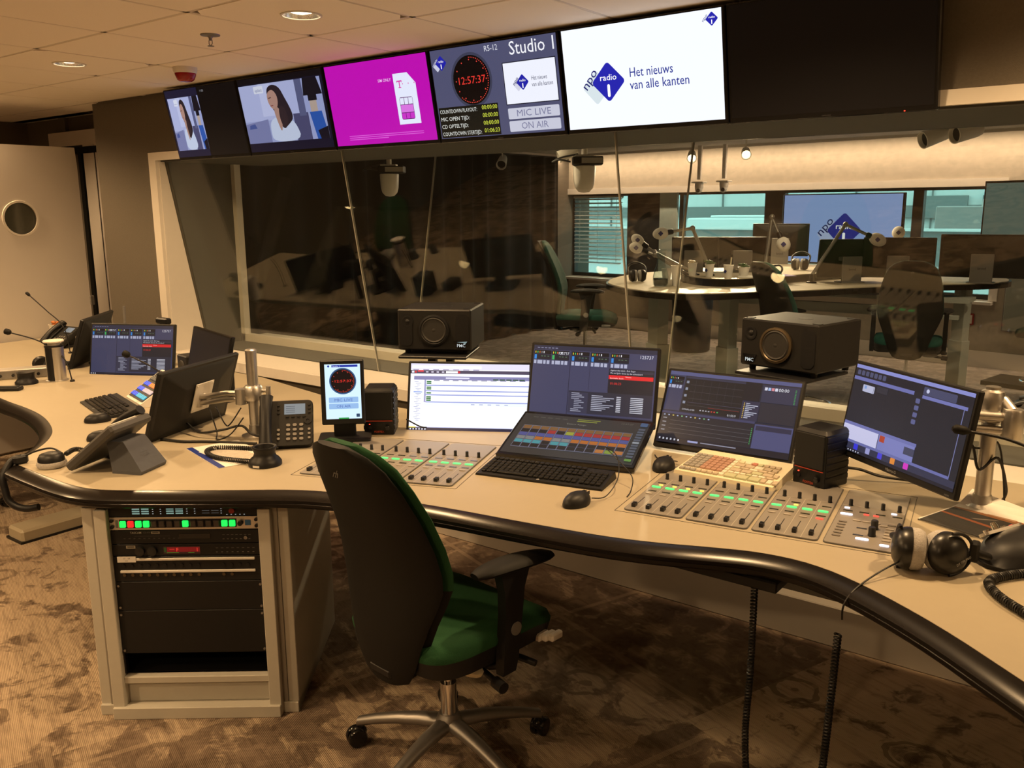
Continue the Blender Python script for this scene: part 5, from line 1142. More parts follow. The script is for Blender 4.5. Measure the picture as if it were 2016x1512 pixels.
for k in range(15):
    st = 'g' if k in (0,2,3,8,13,14) else ('r' if k == 1 else 'o')
    mt = {'g': pm('lamp_button_green', (.02,.25,.06), .4, emit=(.01,.85,.10), es=1.2), 'r': pm('lamp_button_red', (.3,.02,.02), .4, emit=(.9,.02,.02), es=1.0), 'o': pm('lamp_button_dark', (.05,.04,.035), .4)}[st]
    box('button_frame', (-.197+.0252*k,.019,h/2), (.0245,.004,.0275), m_black, u)
    if st not in pk2: pk2[st] = MB().box((0,0,0),(.0195,.008,.0215),.002).build('square_button', mt, u); o = pk2[st]
    else: o = inst(pk2[st], None, None, u)
    o.location = (-.197+.0252*k,.015,h/2)
MB().lathe([(.009,0),(.008,.012),(.0001,.013)],14,T(.182,.02,h/2) @ rotx(R(90))).build('knob', m_knob, u, smooth=40)
box('blue_badge', (.205,.0192,h/2), (.018,.002,.018), pm('blue_badge', (.02,.12,.30), .4), u); box('key_slot', (-.218,.0194,h/2), (.007,.002,.026), m_grey, u)
for sx in (-1,1):
    for sz in (.012,.033): part('screwb', lambda: MB().cyl((0,.02,0),(0,.014,0),.006,n=10), 'screw', m_black, u, (sx*.233,0,sz))
u, h = unit('cd_player_unit','black rack disc player with white print and barcode label',.613,.6585,'rack unit')
sc = SC(.48,.045); sc.txt('TASCAM', .062,.010,.0095,'#a8a49c','l',0,.01); sc.txt('CD-RW901', .105,.009,.007,'#5c5a54'); sc.rect(.130,.003,.158,.011,'#8a8478'); sc.rect(.134,.005,.154,.008,'#403c38'); sc.rect(.075,.018,.190,.019,'#4a4844')
for k in range(14): sc.rect(.04+.016*k,.026,.046+.016*k,.027,'#6a6862')
for k in range(7): sc.rect(.36+.014*k,.016,.368+.014*k,.0172,'#6a6862'); sc.rect(.36+.014*k,.030,.366+.014*k,.032,'#77756e')
sc.build('printed_labels', m_ink, u, (0,YF-.0004,h/2))['kind'] = 'stuff'; box('display_window', (.03,.0192,h*.55), (.10,.002,.016), m_blackg, u); MB().lathe([(.004,0),(.006,.001),(.006,.004),(.003,.004)],12,T(.195,.02,.018) @ rotx(R(90))).build('headphone_socket', m_alud, u)
u, h = unit('tuner_unit','black rack tuner with red glowing display',.571,.6115,'rack unit')
sc = SC(.12,.026,'#2a0c08'); sc.rect(.012,.003,.118,.019,'#7a0a10'); sc.rect(.002,.004,.010,.020,'#243a10'); sc.txt('F', .045,.018,.018,'#ff4030','c',0,.02); sc.txt('1', .108,.018,.018,'#ff4030','c',0,.02); sc.rect(.02,.009,.036,.011,'#e03028'); sc.rect(.01,.021,.05,.023,'#4a7a20'); sc.rect(.08,.021,.10,.023,'#4a7a20'); sc.build('display', screenmat(.8), u, (-.015,YF-.0008,h*.48))
sc = SC(.48,.04); sc.rect(.045,.004,.075,.014,'#8a8478'); sc.rect(.049,.006,.071,.011,'#4a4640')
for k in range(8): sc.rect(.335+.017*k,.014,.343+.017*k,.016,'#5c5a54'); sc.rect(.335+.017*k,.028,.341+.017*k,.030,'#77756e')
sc.build('printed_labels', m_ink, u, (0,YF-.0004,h/2))['kind'] = 'stuff'
for x_ in (-.150,-.110): MB().lathe([(.016,0),(.015,.010),(.0001,.011)],18,T(x_,.02,h*.45) @ rotx(R(90))).build('tuning_knob', m_knob, u, smooth=40)
u, h = unit('patch_bay_unit','black rack patch bay with two white label strips',.482,.5695,'rack unit')
for z_ in (.078,.036): box('label_strip', (0,.0175,z_), (.440,.006,.008), m_whitep, u, .001)
box('paper_label', (-.195,.0135,.080), (.060,.001,.020), m_paper, u)
sc = SC(.06,.02); sc.txt('17   18', .03,.009,.008,'#4a4a4a','c'); sc.txt('aux', .03,.016,.006,'#4a4a4a','c'); sc.build('handwriting', m_ink, u, (-.195,.0128,.080))
for r_, n_ in ((.056,14),(.024,12)):
    for k in range(n_):
        x_ = -.208+.0270*k+(.054 if k > 9 else 0); MB().lathe([(.003,0),(.0055,.001),(.0055,.003),(.003,.003)],10,T(x_,.0195,r_) @ rotx(R(90))).build('jack_socket', m_black if r_ > .03 else m_surr, u)
u, h = unit('blank_panel','black blank rack panel below the patch bay',.380,.481,'rack unit',None,.02)
[part('screw', lambda: MB().cyl((0,.02,0),(0,.016,0),.004,n=8), 'screw', m_alud, u, (sx*.232,0,z_)) for sx in (-1,1) for z_ in (.012,.088)]
u, h = unit('blank_panel','tall black blank rack panel near the cabinet bottom',.226,.379,'rack unit',None,.02)
[part('screw', lambda: MB().cyl((0,.02,0),(0,.016,0),.004,n=8), 'screw', m_alud, u, (sx*.232,0,z_)) for sx in (-1,1) for z_ in (.012,.14)]
# ------------------------------------------------------------------ swivel chairs
def chair(label, loc, yaw, lift=0., ring=False, gm=None, group='green swivel chairs'):
    gm = gm or m_green
    t = thing('swivel_chair', label, 'chair', loc, yaw, group); zs = .47+lift
    # star base
    for k in range(5):
        a = 2*PI*k/5+R(137); c, s_ = math.cos(a), math.sin(a); b = MB(rotz(a)); rings = []
        for u in (0,.25,.5,.75,.92,1.):
            r_ = .03+.275*u; z = .125-.045*u**2; w_ = .030-.013*u; h_ = .022-.006*u
            rings.append([(r_,w_*math.cos(q),z+h_*math.sin(q)) for q in (2*PI*i/10 for i in range(10))])
        b.loft(rings); b.build('base_spoke', m_alud, t, smooth=50)
        b = MB(T(c*.30,s_*.30,0) @ rotz(a+.7)); 
        for sy in (-1,1): b.lathe([(.012,-.009),(.028,-.009),(.031,-.004),(.031,.004),(.028,.009),(.012,.009)],18,T(.012,sy*.014,.031) @ rotx(R(90)))
        b.cyl((0,0,.03),(0,0,.085),.010,n=10); b.sph((.004,0,.045),.027,(1,.75,.8),12,8); b.build('caster', m_blackg, t, smooth=40)
    MB().lathe([(.040,.095),(.044,.105),(.044,.135),(.034,.150),(.030,.158)],24).build('hub', m_alud, t, smooth=40)
    b = MB(); b.cyl((0,0,.15),(0,0,.26+lift*.6),.025,n=18); b.build('column_sleeve', m_black if lift else m_chrome, t, smooth=40)
    MB().cyl((0,0,.24),(0,0,zs-.06),.014,n=16).build('gas_column', m_chrome, t, smooth=40)
    if ring:
        b = MB(); b.tube([(.23*math.cos(2*PI*i/32),.23*math.sin(2*PI*i/32),.27) for i in range(32)], .010, 8, closed=True)
        for k in range(4): b.cyl((0,0,.29),(.23*math.cos(PI/2*k),.23*math.sin(PI/2*k),.27),.007,n=8)
        b.build('foot_ring', m_chrome, t, smooth=50)
    z = zs-.075
    b = MB(); b.box((0,-.01,z),(.16,.24,.06),.015); b.box((0,-.16,z+.01),(.10,.20,.035),.01); b.build('mechanism', m_black, t)
    b = MB(); b.tube([(.05,-.02,z-.01),(.16,-.02,z-.02),(.245,-.035,z-.03)],.009,10); b.cyl((.235,-.033,z-.03),(.275,-.040,z-.033),.017,n=14); b.build('lever', m_black, t, smooth=40)
    b = MB(); b.tube([(.06,.06,z),(.20,.08,z-.005),(.27,.10,z-.015)],.010,10); b.build('lever', m_black, t, smooth=40)
    b = MB(); [b.box((.215+.016*k,.16+.012*k,zs-.045+.001*k),(.020,.05,.024),.005,None) for k in range(4)]; b.build('ribbed_grip', m_whitep if not ring else m_grey, t)
    MB().loft([[(.15+.06*math.cos(a)*q,-.06+.03*math.sin(a)*q,z-.005+zz) for a in (2*PI*i/14 for i in range(14))] for zz,q in ((-.02,.5),(-.012,.9),(.0,1.),(.012,.8))]).build('arm_bracket', m_ivory if not ring else m_grey, t, smooth=50)
    # seat
    def seatring(k, z, dz=0):
        out = []
        for i in range(36):
            a = 2*PI*i/36; c, s_ = math.cos(a), math.sin(a); e = .34
            x = .235*k*math.copysign(abs(c)**e, c); y = .245*k*math.copysign(abs(s_)**e, s_)+.015
            if y < 0: x *= 1-.10*(-y/.23)**2
            out.append((x,y,z-dz*max(0,(y-.10)/.15)**2*.03+.012*(x/.245)**2*dz))
        return out
    MB().loft([seatring(.80,zs-.060),seatring(.97,zs-.052),seatring(1.0,zs-.010,1)]).build('seat_shell', m_black, t, smooth=50)
    MB().loft([seatring(1.0,zs-.010,1),seatring(1.01,zs+.005,1),seatring(.97,zs+.026,1),seatring(.84,zs+.036,1),seatring(.4,zs+.036,1)]).build('seat_cushion', gm, t, smooth=60)
    # back
    Zr = [(-.10,.06,-.235),(-.085,.095,-.238),(-.04,.125,-.245),(.03,.150,-.250),(.10,.175,-.248),(.16,.200,-.245),(.21,.218,-.246),(.26,.222,-.252),(.33,.216,-.268),(.42,.204,-.300),(.50,.184,-.332),(.56,.158,-.356),(.595,.120,-.370),(.615,.066,-.379)]
    def brow(dz, hw, y, th, y0, kx=.95):
        return [(hw*math.copysign(abs(math.cos(a))**.75, math.cos(a)), y+y0+th*math.sin(a)+.055*(hw*math.cos(a)/.24)**2*kx, zs+dz) for a in (2*PI*i/28 for i in range(28))]
    MB().loft([brow(dz,hw*.985,y,.016,0) for dz,hw,y in Zr]).build('back_shell', m_rubber, t, smooth=60)
    MB().loft([brow(dz,hw*1.0,y,.024*(.5+.5*min(1,(.62-dz)/.06)),.034) for dz,hw,y in Zr if dz > .20]).build('back_cushion', gm, t, smooth=60)
    MB().loft([brow(dz,hw*.99,y,.022,.034) for dz,hw,y in Zr if .0 < dz < .22]).build('lumbar_cushion', m_rubber if not ring else gm, t, smooth=60)
    b = MB(); b.loft([[(sx*w_,y_+q,zz) for sx,q in ((-1,-.015),(1,-.015),(1,.02),(-1,.02))] for zz,w_,y_ in ((z-.02,.05,-.14),(z-.03,.05,-.20),(z+.0,.05,-.235),(zs+.02,.045,-.240))]); b.build('back_support', m_rubber, t, smooth=40)
    lg = SC(.05,.05); lg.txt('rh', .025,.033,.026,'#4a4640','c',0,.02); o = lg.build('maker_mark', m_ink, t, (0,-.374,zs+.535), (R(-19),0,0))
    for sx in (-1,1):
        b = MB(T(sx*.245,.035,zs) @ rotz(R(-9))); rings = []
        for u in range(13):
            q = u/12; yy = -.135+.27*q; w_ = .045*math.sin(PI*min(1,max(.0,q*.96+.02)))**.30; 
            rings.append([(w_*math.cos(a),yy,.235+.019*(w_/.045)*math.sin(a)-.03*(q-.5)**2) for a in (2*PI*i/12 for i in range(12))])
        b.loft(rings); b.build('arm_pad', m_rubber, t, smooth=60)
        b = MB(T(sx*.246,.02,zs)); b.loft([[(ex*w_x,ey*w_y+y_,zz) for ex,ey in ((-1,-1),(1,-1),(1,1),(-1,1))] for zz,w_x,w_y,y_ in ((-.085,.014,.026,-.02),(-.05,.016,.030,-.015),(.09,.016,.034,.0),(.16,.015,.040,.004),(.225,.016,.060,.008))]); b.build('arm_post', m_black, t, smooth=30)
        b = MB(T(sx*.262,.025,zs+.045)); b.lathe([(.020,-.002),(.020,.003),(.0001,.004)],16,roty(R(90*sx))); b.build('arm_button', m_grey, t)
        MB().tube([(sx*.06,-.02,z),(sx*.2,-.015,z-.002),(sx*.246,.0,zs-.06)],.013,10).build('arm_bar', m_black, t, smooth=40)
    return t
hero = chair('green swivel chair in the foreground with its dark back to the viewer', (-1.64,1.82,0), R(-6))
dup(hero, 'swivel chair mostly under the far left desk, only its dark seat showing', (-5.38,1.78,0), R(2))
# ------------------------------------------------------------------ the studio behind the glass
FO = Vector((-7.4,10.86,0)); FA = R(-6.16)
FM = Matrix.Translation(FO) @ rotz(FA)       # local x along the far wall, -y towards the studio
def sx_(X): return (X+7.4)/math.cos(FA)
wx0, wx1, wz0, wz1 = .12, 5.88, .70, 1.87
b = MB(FM); b.box((wx0/2-.4,.15,1.25),(wx0+.8,.3,2.5)); b.box(((wx1+11.2)/2,.15,1.25),(11.2-wx1,.3,2.5)); b.box(((wx0+wx1)/2,.15,(wz1+2.5)/2),(wx1-wx0,.3,2.5-wz1)); b.box(((wx0+wx1)/2,.15,wz0/2),(wx1-wx0,.3,wz0))
struct(b.build('wall_far', pm('studio_wall_plaster', (.40,.36,.30), .9, var=.18, scale=14, bump=.6, bscale=60)))
b = MB(FM); b.box(((wx0+wx1)/2,-.012,wz1+.04),(wx1-wx0+.16,.03,.08)); b.box((wx1+.04,-.012,(wz0+wz1)/2),(.08,.03,wz1-wz0)); b.box(((wx0+wx1)/2,.0,wz0-.02),(wx1-wx0+.1,.22,.03)); struct(b.build('trim_7', m_white))
b = MB(FM); b.box((5.5,-.01,.085),(11,.02,.17)); struct(b.build('baseboard_far', m_white))
m_frame = pm('dark_window_frame', (.035,.036,.036), .5); m_glz = glassmat('green_window_glass', (.74,.90,.87), .05)
w3 = bpy.data.objects.new('window_3', None); link(w3); w3.matrix_world = FM; struct(w3)
def fb(name, x0, x1, z0, z1, y0=.12, y1=.2, m=m_frame): return box(name, ((x0+x1)/2,(y0+y1)/2,(z0+z1)/2), (x1-x0,y1-y0,z1-z0), m, w3)
fb('frame', wx0,wx0+.10,wz0,wz1); fb('frame', wx0,wx1,wz1-.03,wz1); fb('frame', wx0,wx1,wz0,wz0+.05)
cuts = [(sx_(-6.24),sx_(-5.67)),(sx_(-5.40),sx_(-5.34)),(sx_(-4.18),sx_(-3.92)),(sx_(-2.43),sx_(-2.32))]
for a, c in cuts: fb('mullion', a, c, wz0, wz1)
fb('side_board', sx_(-5.67), sx_(-5.40), wz0, wz1, .06,.10, pm('daylight_tinted_board', (.42,.52,.50), .7))  # reveal side; the teal daylight on it is put into its colour
prev = wx0+.1
for a, c in cuts+[(wx1,wx1)]:
    if a-prev > .05: fb('pane', prev, a, wz0+.05, wz1-.03, .155,.163, m_glz)
    prev = c
bl = thing('venetian_blind', 'venetian blind with pale slats in the left studio window', 'blind', tuple(FM @ Vector((wx0+.10,.09,0))), FA)
m_slat = pm('pale_slat', (.50,.54,.52), .5); sl0 = None
for k in range(17):
    if sl0 is None: sl0 = MB(rotx(R(22))).box((.45,0,0),(.84,.048,.003)).build('slat', m_slat, bl, (0,0,1.80))
    else: inst(sl0, (0,0,1.80-.056*k), None, bl)
b = MB(); [b.box((x,0,1.36),(.004,.004,.92)) for x in (.12,.45,.78)]; b.build('ladder_cord', m_slat, bl); box('head_rail', (.45,0,1.83), (.86,.05,.03), m_slat, bl)
# outside: the building across the yard
fac = thing('office_building', 'pale building with horizontal bands across the yard outside', 'building', (0,0,0))
mb1 = pm('white_facade_panel', (.62,.68,.68), .6, var=.03, scale=3); mb2 = pm('grey_facade_band', (.16,.19,.19), .5); mb3 = pm('pale_yellow_cladding', (.55,.60,.50), .7)
box('facade', (-9,22.3,2.0), (26,.4,14), mb1, fac)
for z, h_, m_ in ((2.5,.55,mb3),(1.55,.28,mb2),(.55,.55,mb2),(-1.0,.6,mb2),(4.0,.6,mb2)): box('window_band', (-9,22.05,z), (26,.12,h_), m_, fac)
for k in range(14): box('panel_joint', (-20+1.7*k,22.08,2.0), (.03,.06,14), mb2, fac)
for x in (-4.5,-3.1): box('window_opening', (x,22.02,1.65), (1.1,.12,.5), mb2, fac)
rf = thing('flat_roof', 'lower white roof of the neighbouring building outside the window', 'roof', (0,0,0))
box('roof_slab', (-4.5,17.6,.72), (13,4.6,.9), pm('roof_membrane', (.56,.60,.60), .7), rf); box('parapet', (-4.5,15.25,1.0), (13,.12,.55), mb2, rf); box('coping', (-4.5,15.2,1.30), (13,.2,.04), mb1, rf)
ac = thing('roof_unit', 'curved silver ventilation unit on the neighbouring roof', 'ventilation unit', (-3.0,18.4,1.17)); box('casing', (0,0,.25), (1.5,.9,.5), m_alud, ac, .02); MB(T(.35,0,.5) @ rotx(R(90))).lathe([(.35,-.4),(.35,.4)],24).build('duct', m_alu, ac, smooth=40)
ac2 = thing('roof_unit', 'white boxy ventilation duct left on the neighbouring roof', 'ventilation unit', (-7.6,18.2,1.17)); box('casing', (0,0,.14), (2.2,.9,.28), mb1, ac2, .03); box('cap', (.2,0,.31), (1.6,.7,.06), mb1, ac2, .02)
struct(box('ground', (-8,18,-4.0), (60,14,.1), mb2))
# curtain on the left studio wall
b = MB(); n = 420; Y0, Y1 = 4.25, 10.35; vs = []; fs = []
rnd = random.Random(4); ph = 0
for i in range(n+1):
    y = Y0+(Y1-Y0)*i/n; ph += .26+.10*math.sin(i*.05); x = -7.03+.035*math.sin(ph)+.012*math.sin(ph*.37)
    for z in (.03,ZC-.05): vs += [(x,y,z),(x-.006,y,z)]
for i in range(n):
    a = 4*i; fs += [(a,a+4,a+6,a+2),(a+1,a+3,a+7,a+5)]
b.add(vs,fs); cu = b.build('curtain', m_curt, None, smooth=60, recalc=False); tag(cu, 'dark grey pleated curtain along the left studio wall', 'curtain')
ct = thing('curtain_track', 'ceiling rail of the dark studio curtain', 'rail', (-7.03,7.3,ZC-.05)); box('rail', (0,0,.03), (.04,6.2,.03), m_alud, ct); box('glider_strip', (0,0,.008), (.01,6.2,.014), m_black, ct)
# track lighting along the far wall
tr = thing('light_track', 'white light rail with added glowing strip along the far studio wall', 'light track', tuple(FM @ Vector((5.2,-.30,ZC-.03))), FA)
box('rail', (0,0,.012), (10.2,.035,.03), m_white, tr)
m_strip = pm('bright_edge_strip', (.9,.8,.6), .5, emit=(1.,.76,.50), es=6.)
box('glow_strip', (0,.05,.008), (10.2,.014,.012), m_strip, tr)  # glow added for the brightly lit edge between wall and ceiling
ld = bpy.data.lights.new('bright_edge_light', 'AREA'); ld.shape = 'RECTANGLE'; ld.size = 10.; ld.size_y = .03; ld.energy = 105; ld.color = (1.,.66,.44)
link(bpy.data.objects.new('bright_edge_light', ld), tr, (0,.06,-.01), (R(12),0,0))  # area light added with the strip to brighten the far wall
def spot(label, x, y, z, aim, lit=True, s=1., power=None):
    t = thing('track_spot', label, 'spotlight', (x,y,z)); d_ = (Vector(aim)-Vector((x,y,z))).normalized()
    M = Vector((0,0,1)).rotation_difference(d_).to_matrix().to_4x4()
    MB().cyl((0,0,0),(0,0,ZC-z),.008,n=8).build('stem', m_white, t)
    MB(M).lathe([(.0001,-.09*s),(.035*s,-.09*s),(.042*s,-.06*s),(.048*s,.03*s),(.052*s,.085*s),(.046*s,.085*s),(.04*s,.06*s)],22).build('lamp_body', m_whitep, t, smooth=40)
    MB(M).lathe([(.043*s,.062*s),(.0001,.055*s)],22).build('lens', m_glow if lit else m_black, t)
    if power:
        ld = bpy.data.lights.new('spot_light', 'SPOT'); ld.energy = power; ld.color = SLAMP; ld.spot_size = R(95); ld.spot_blend = .7; ld.shadow_soft_size = .05
        o = link(bpy.data.objects.new('spot_light', ld), t); o.matrix_local = Matrix.Translation(d_*.1) @ Vector((0,0,-1)).rotation_difference(d_).to_matrix().to_4x4()
spot('lit black rimmed spotlight left of the pan tilt cameras', -4.40,9.05,2.23,(-3.3,6.8,1.1), power=P_STUDIO*9)
spot('lit white spotlight right of the pan tilt cameras', -3.76,9.0,2.235,(-2.4,6.2,1.1), power=P_STUDIO*9)
spot('grey spotlight in a pair at the upper right', -1.87,8.7,2.285,(-3.2,7.4,1.7), False, 1.5)
spot('second grey spotlight in a pair at the upper right', -1.62,8.7,2.305,(-2.9,7.2,1.9), False, 1.5)
spot('small white spotlight above the curtain', -6.6,8.5,2.23,(-6.0,7.4,1.6), False, 1.2)
for k, (x, y) in enumerate(((-4.5,6.2),(-3.7,4.75),(-1.6,4.9),(-2.0,5.6),(-.3,6.6),(-2.8,7.8),(1.2,7.0))):  # pair nearest the glass is added to brighten microphones and hanging cameras
    t = thing('downlight', 'recessed round downlight in the studio ceiling, the pair near the glass added', 'ceiling light', (x,y,ZC), 0, 'studio downlights')
    MB().lathe([(.06,.0),(.06,-.008),(.08,-.006),(.08,0)],24,cap=False).build('trim_ring', m_white, t); MB().lathe([(.06,-.002),(.0001,-.002)],24).build('lamp', m_glow, t)
    ld = bpy.data.lights.new('downlight_light','SPOT'); ld.energy = P_STUDIO*4; ld.color = SLAMP; ld.spot_size = R(130); ld.spot_blend = .8; ld.shadow_soft_size = .06; link(bpy.data.objects.new('downlight_light', ld), t, (0,0,-.02))
# cameras
def ptz(label, x, y, zt):
    t = thing('dome_camera', label, 'camera', (x,y,zt)); box('ceiling_pole', (0,0,(ZC-zt)/2+.02), (.045,.045,ZC-zt-.04), m_whitep, t, .004)
    MB().box((0,0,.01),(.15,.13,.018),.004).build('bracket', m_whitep, t); MB().lathe([(.05,.0),(.055,-.02),(.05,-.06),(.03,-.075)],20).build('base', m_whitep, t, smooth=40)
    MB().sph((0,-.01,-.075),.045,(1,1,1),18,12).build('head', m_whitep, t, smooth=60); MB().cyl((.01,-.045,-.085),(.016,-.062,-.090),.022,n=16).build('lens', m_blackg, t)
ptz('left of two white dome cameras before the far wall', -4.80,10.1,1.965)
ptz('right of two white dome cameras before the far wall', -4.47,10.08,1.97)
def robot(label, x, y):
    t = thing('robotic_camera', label, 'camera', (x,y,1.775), R(35)); MB().cyl((0,0,.24),(0,0,ZC-1.775),.02,n=12).build('pole', m_whitep, t)
    MB().lathe([(.0001,0),(.035,.006),(.058,.03),(.068,.065),(.072,.12),(.074,.17),(.066,.175)],26).build('body', m_whitep, t, smooth=50)
    b = MB(); b.box((.02,0,.205),(.20,.13,.055),.006); b.build('head_plate', m_black, t); b = MB(); b.box((.05,-.067,.205),(.14,.006,.035)); b.box((0,0,.238),(.12,.10,.012)); b.build('side_cover', m_alu, t)
    MB().tube(spline([(-.09,0,.20),(-.16,.01,.215),(-.21,.02,.20),(-.15,.03,.23),(-.04,.02,.25)],6),.006,8).build('cable_loop', m_cable, t)
robot('white hanging camera in front of the dark curtain', -5.0,5.0); robot('white hanging camera before the lit far wall', -3.2,5.0)
spot('small spotlight beside the right hanging camera', -3.50,5.25,2.05,(-4.2,4.6,1.7), False, .8)
# table
ZT = 1.08
tb = thing('studio_table', 'large two level round studio table with black edge', 'table', (0,0,0))
tp = chaikin([(-3.76,6.2),(-3.6,6.01),(-3.245,5.713),(-2.849,5.593),(-2.612,5.748),(-2.42,6.009),(-2.115,6.396),(-1.884,6.844),(-1.466,7.378),(-1.165,7.681),(-1.03,8.1),(-1.3,8.7),(-2.4,8.95),(-3.5,8.6),(-4.05,7.5),(-3.98,6.7)],2,True)
def ins(p, d):
    cx = sum(q[0] for q in p)/len(p); cy = sum(q[1] for q in p)/len(p); return [(x+(cx-x)*d,y+(cy-y)*d) for x,y in p]
MB().prism(ins(tp,.012), ZT-.03, ZT).build('table_top', m_cream, tb); MB().prism(tp, ZT-.048, ZT-.006).build('edge_band', m_edge, tb)
t2 = chaikin([(-3.4,6.75),(-3.05,6.32),(-2.75,6.25),(-2.60,6.5),(-2.5,6.9),(-2.25,7.5),(-2.2,7.9),(-2.8,8.5),(-3.6,8.0)],2,True)
MB().prism(t2, ZT, ZT+.055).build('raised_edge', m_edge, tb); MB().prism(ins(t2,.01), ZT+.04, ZT+.060).build('raised_top', m_cream, tb)
m_leg = pm('pale_green_grey_column', (.34,.36,.33), .5, var=.04)
for (x,y,w_) in ((-3.27,6.22,.17),(-2.74,6.36,.15),(-1.36,7.75,.13),(-3.4,7.9,.14)):
    b = MB(T(x,y,0) @ rotz(R(-30))); b.box((0,0,.03),(.5,.10,.04),.004); b.box((0,0,.32),(w_,w_*.7,.58),.004); b.build('leg_base', m_leg, tb); b = MB(T(x,y,0) @ rotz(R(-30))); b.box((0,0,.80),(w_*.85,w_*.58,.48),.003); b.build('leg_column', m_leg, tb)
b = MB(); b.box((-2.3,7.1,.90),(1.7,.06,.05),0,None); b.box((-2.0,7.3,.84),(1.4,.05,.03)); b.box((-2.2,7.5,.96),(1.9,.3,.03)); b.build('cable_rail', m_leg, tb)
# chairs
cL = chair('tall green studio chair at the left end of the studio table', (-3.83,6.02,0), R(-62), .335, True, m_greend, 'studio chairs')
cM = chair('tall studio chair seen from behind left of the bronze rimmed loudspeaker top', (-2.12,6.22,0), R(-38), .215, True, m_greend, 'studio chairs')
dup(cM, 'tall studio chair seen from behind above the arm held monitor', (-1.56,6.92,0), R(12))
dup(cM, 'tall studio chair half hidden behind the right table leg', (-.72,8.15,0), R(75))
# monitors on the table
def smon(label, x, y, zc, yaw, w_=.52, h_=.31, tilt=6): return monitor(label, (x,y,zc), yaw, tilt, None, 1, w_, h_, 'thin', None, 'monitors on the studio table', zb=ZT)
smon('dark monitor behind the cups on the studio table', -3.33,6.98,1.30,200,.40,.26)
smon('dark monitor right of the cups, turned half away', -3.0,7.15,1.30,212,.42,.26)
smon('monitor seen from behind in front of the dark window pier', -3.10,8.35,1.365,200,.52,.31)
smon('narrow monitor seen from behind before the wall television', -2.17,7.30,1.265,222,.46,.31)
smon('monitor seen from behind between the middle and right end of the table', -1.79,7.42,1.275,192,.53,.32)
smon('rightmost monitor seen from behind on the studio table', -1.25,7.78,1.285,188,.62,.34)
# large screens on the far wall
t = thing('wall_television', 'large pale blue television with radio logo on the far wall', 'television', tuple(FM @ Vector((sx_(-3.13),-.12,1.02))), FA)
box('housing', (0,.03,.40), (1.40,.05,.80), m_blackg, t, .004)
sc = SC(1.36,.765); sc.rect(0,0,1.36,.765,'#8fa6dc'); npo(sc, .735,.40,.29,'#a9b4d6','#1c1c55','#2a2a86'); sc.build('screen', screenmat(.85), t, (0,.0046,.405)); box('wall_mount', (0,.085,.4), (.4,.07,.3), m_black, t)
t = thing('wall_television', 'grey green screen at the right edge of the studio', 'television', (-1.02,9.3,1.06), R(-12)); box('housing', (0,.03,.42), (1.1,.05,.84), m_blackg, t, .004); sc = SC(1.07,.80,'#63776f'); sc.build('screen', screenmat(.6), t, (0,.0046,.42)); b = MB(); b.box((0,.08,-.3),(.10,.05,1.5)); b.box((0,.08,-1.04),(.7,.5,.04)); b.build('floor_stand', m_black, t)
t = thing('wall_panel', 'grey green acoustic panel on the far wall at the right', 'panel', tuple(FM @ Vector((6.35,-.04,.42)) ), FA); box('board', (0,.015,.30), (.62,.03,.62), pm('sage_panel', (.22,.25,.22), .9), t, .004); box('edge', (0,.022,.30), (.64,.02,.64), m_grey, t)
# microphones on arms
m_foam = pm('white_foam', (.80,.78,.74), .95, var=.06, bump=.4, bscale=300)
def armmic(label, ball, elbow, foot, r_=.048, stretch=1.35):
    t = thing('arm_microphone', label, 'microphone', (foot[0],foot[1],ZT)); o = Vector((foot[0],foot[1],ZT)); B, E = Vector(ball)-o, Vector(elbow)-o
    MB().lathe([(.04,0),(.04,.01),(.02,.016),(.016,.07)],18).build('foot', m_black, t, smooth=40); d_ = (B-E).normalized()
    b = MB(); b.tube([Vector((0,0,.06)),E],.014,8); b.tube([E,B-d_*.06],.012,8); b.sph(E,.022,(1,1,1),10,8); b.build('arm', m_alud, t, smooth=40)
    M = Matrix.Translation(B) @ Vector((0,0,1)).rotation_difference(d_).to_matrix().to_4x4()
    MB(M).sph((0,0,.0),r_,(1,1,stretch),18,12).build('windshield', m_foam, t, smooth=60); MB(M).lathe([(.016,-.10),(.022,-.09),(.022,-.04)],14).build('microphone_body', m_black, t, smooth=40)
    toc = (Vector((0,0,1.675))-Vector(ball)).normalized(); sc = SC(.05,.05); sc.dia(.025,.025,.030,'#23286e'); q = sc.build('logo', m_ink, t); q.matrix_local = Matrix.Translation(B+toc*(r_*1.08)) @ rotz(math.atan2(toc.x,-toc.y)) 
armmic('white ball microphone on an arm left of the carafe monitors', (-3.31,6.30,1.475), (-3.10,6.43,1.515), (-2.97,6.55), .047)
armmic('microphone with upper white foam at the far left of the table', (-3.46,6.20,1.425), (-3.35,6.27,1.33), (-3.10,6.55), .042)
armmic('microphone with lower white foam at the far left of the table', (-3.45,6.16,1.365), (-3.33,6.25,1.31), (-3.16,6.5), .042)
armmic('white round microphone hanging at the middle of the table', (-2.41,6.56,1.398), (-2.51,6.56,1.60), (-2.53,6.50), .050, 1.15)
armmic('white microphone on a bent arm before the wall television', (-1.93,7.31,1.416), (-2.15,7.19,1.535), (-2.33,7.0), .050)
armmic('white ball microphone standing above the monitors at the right', (-1.93,7.93,1.455), (-1.93,7.95,1.33), (-1.93,7.97), .052, 1.05)
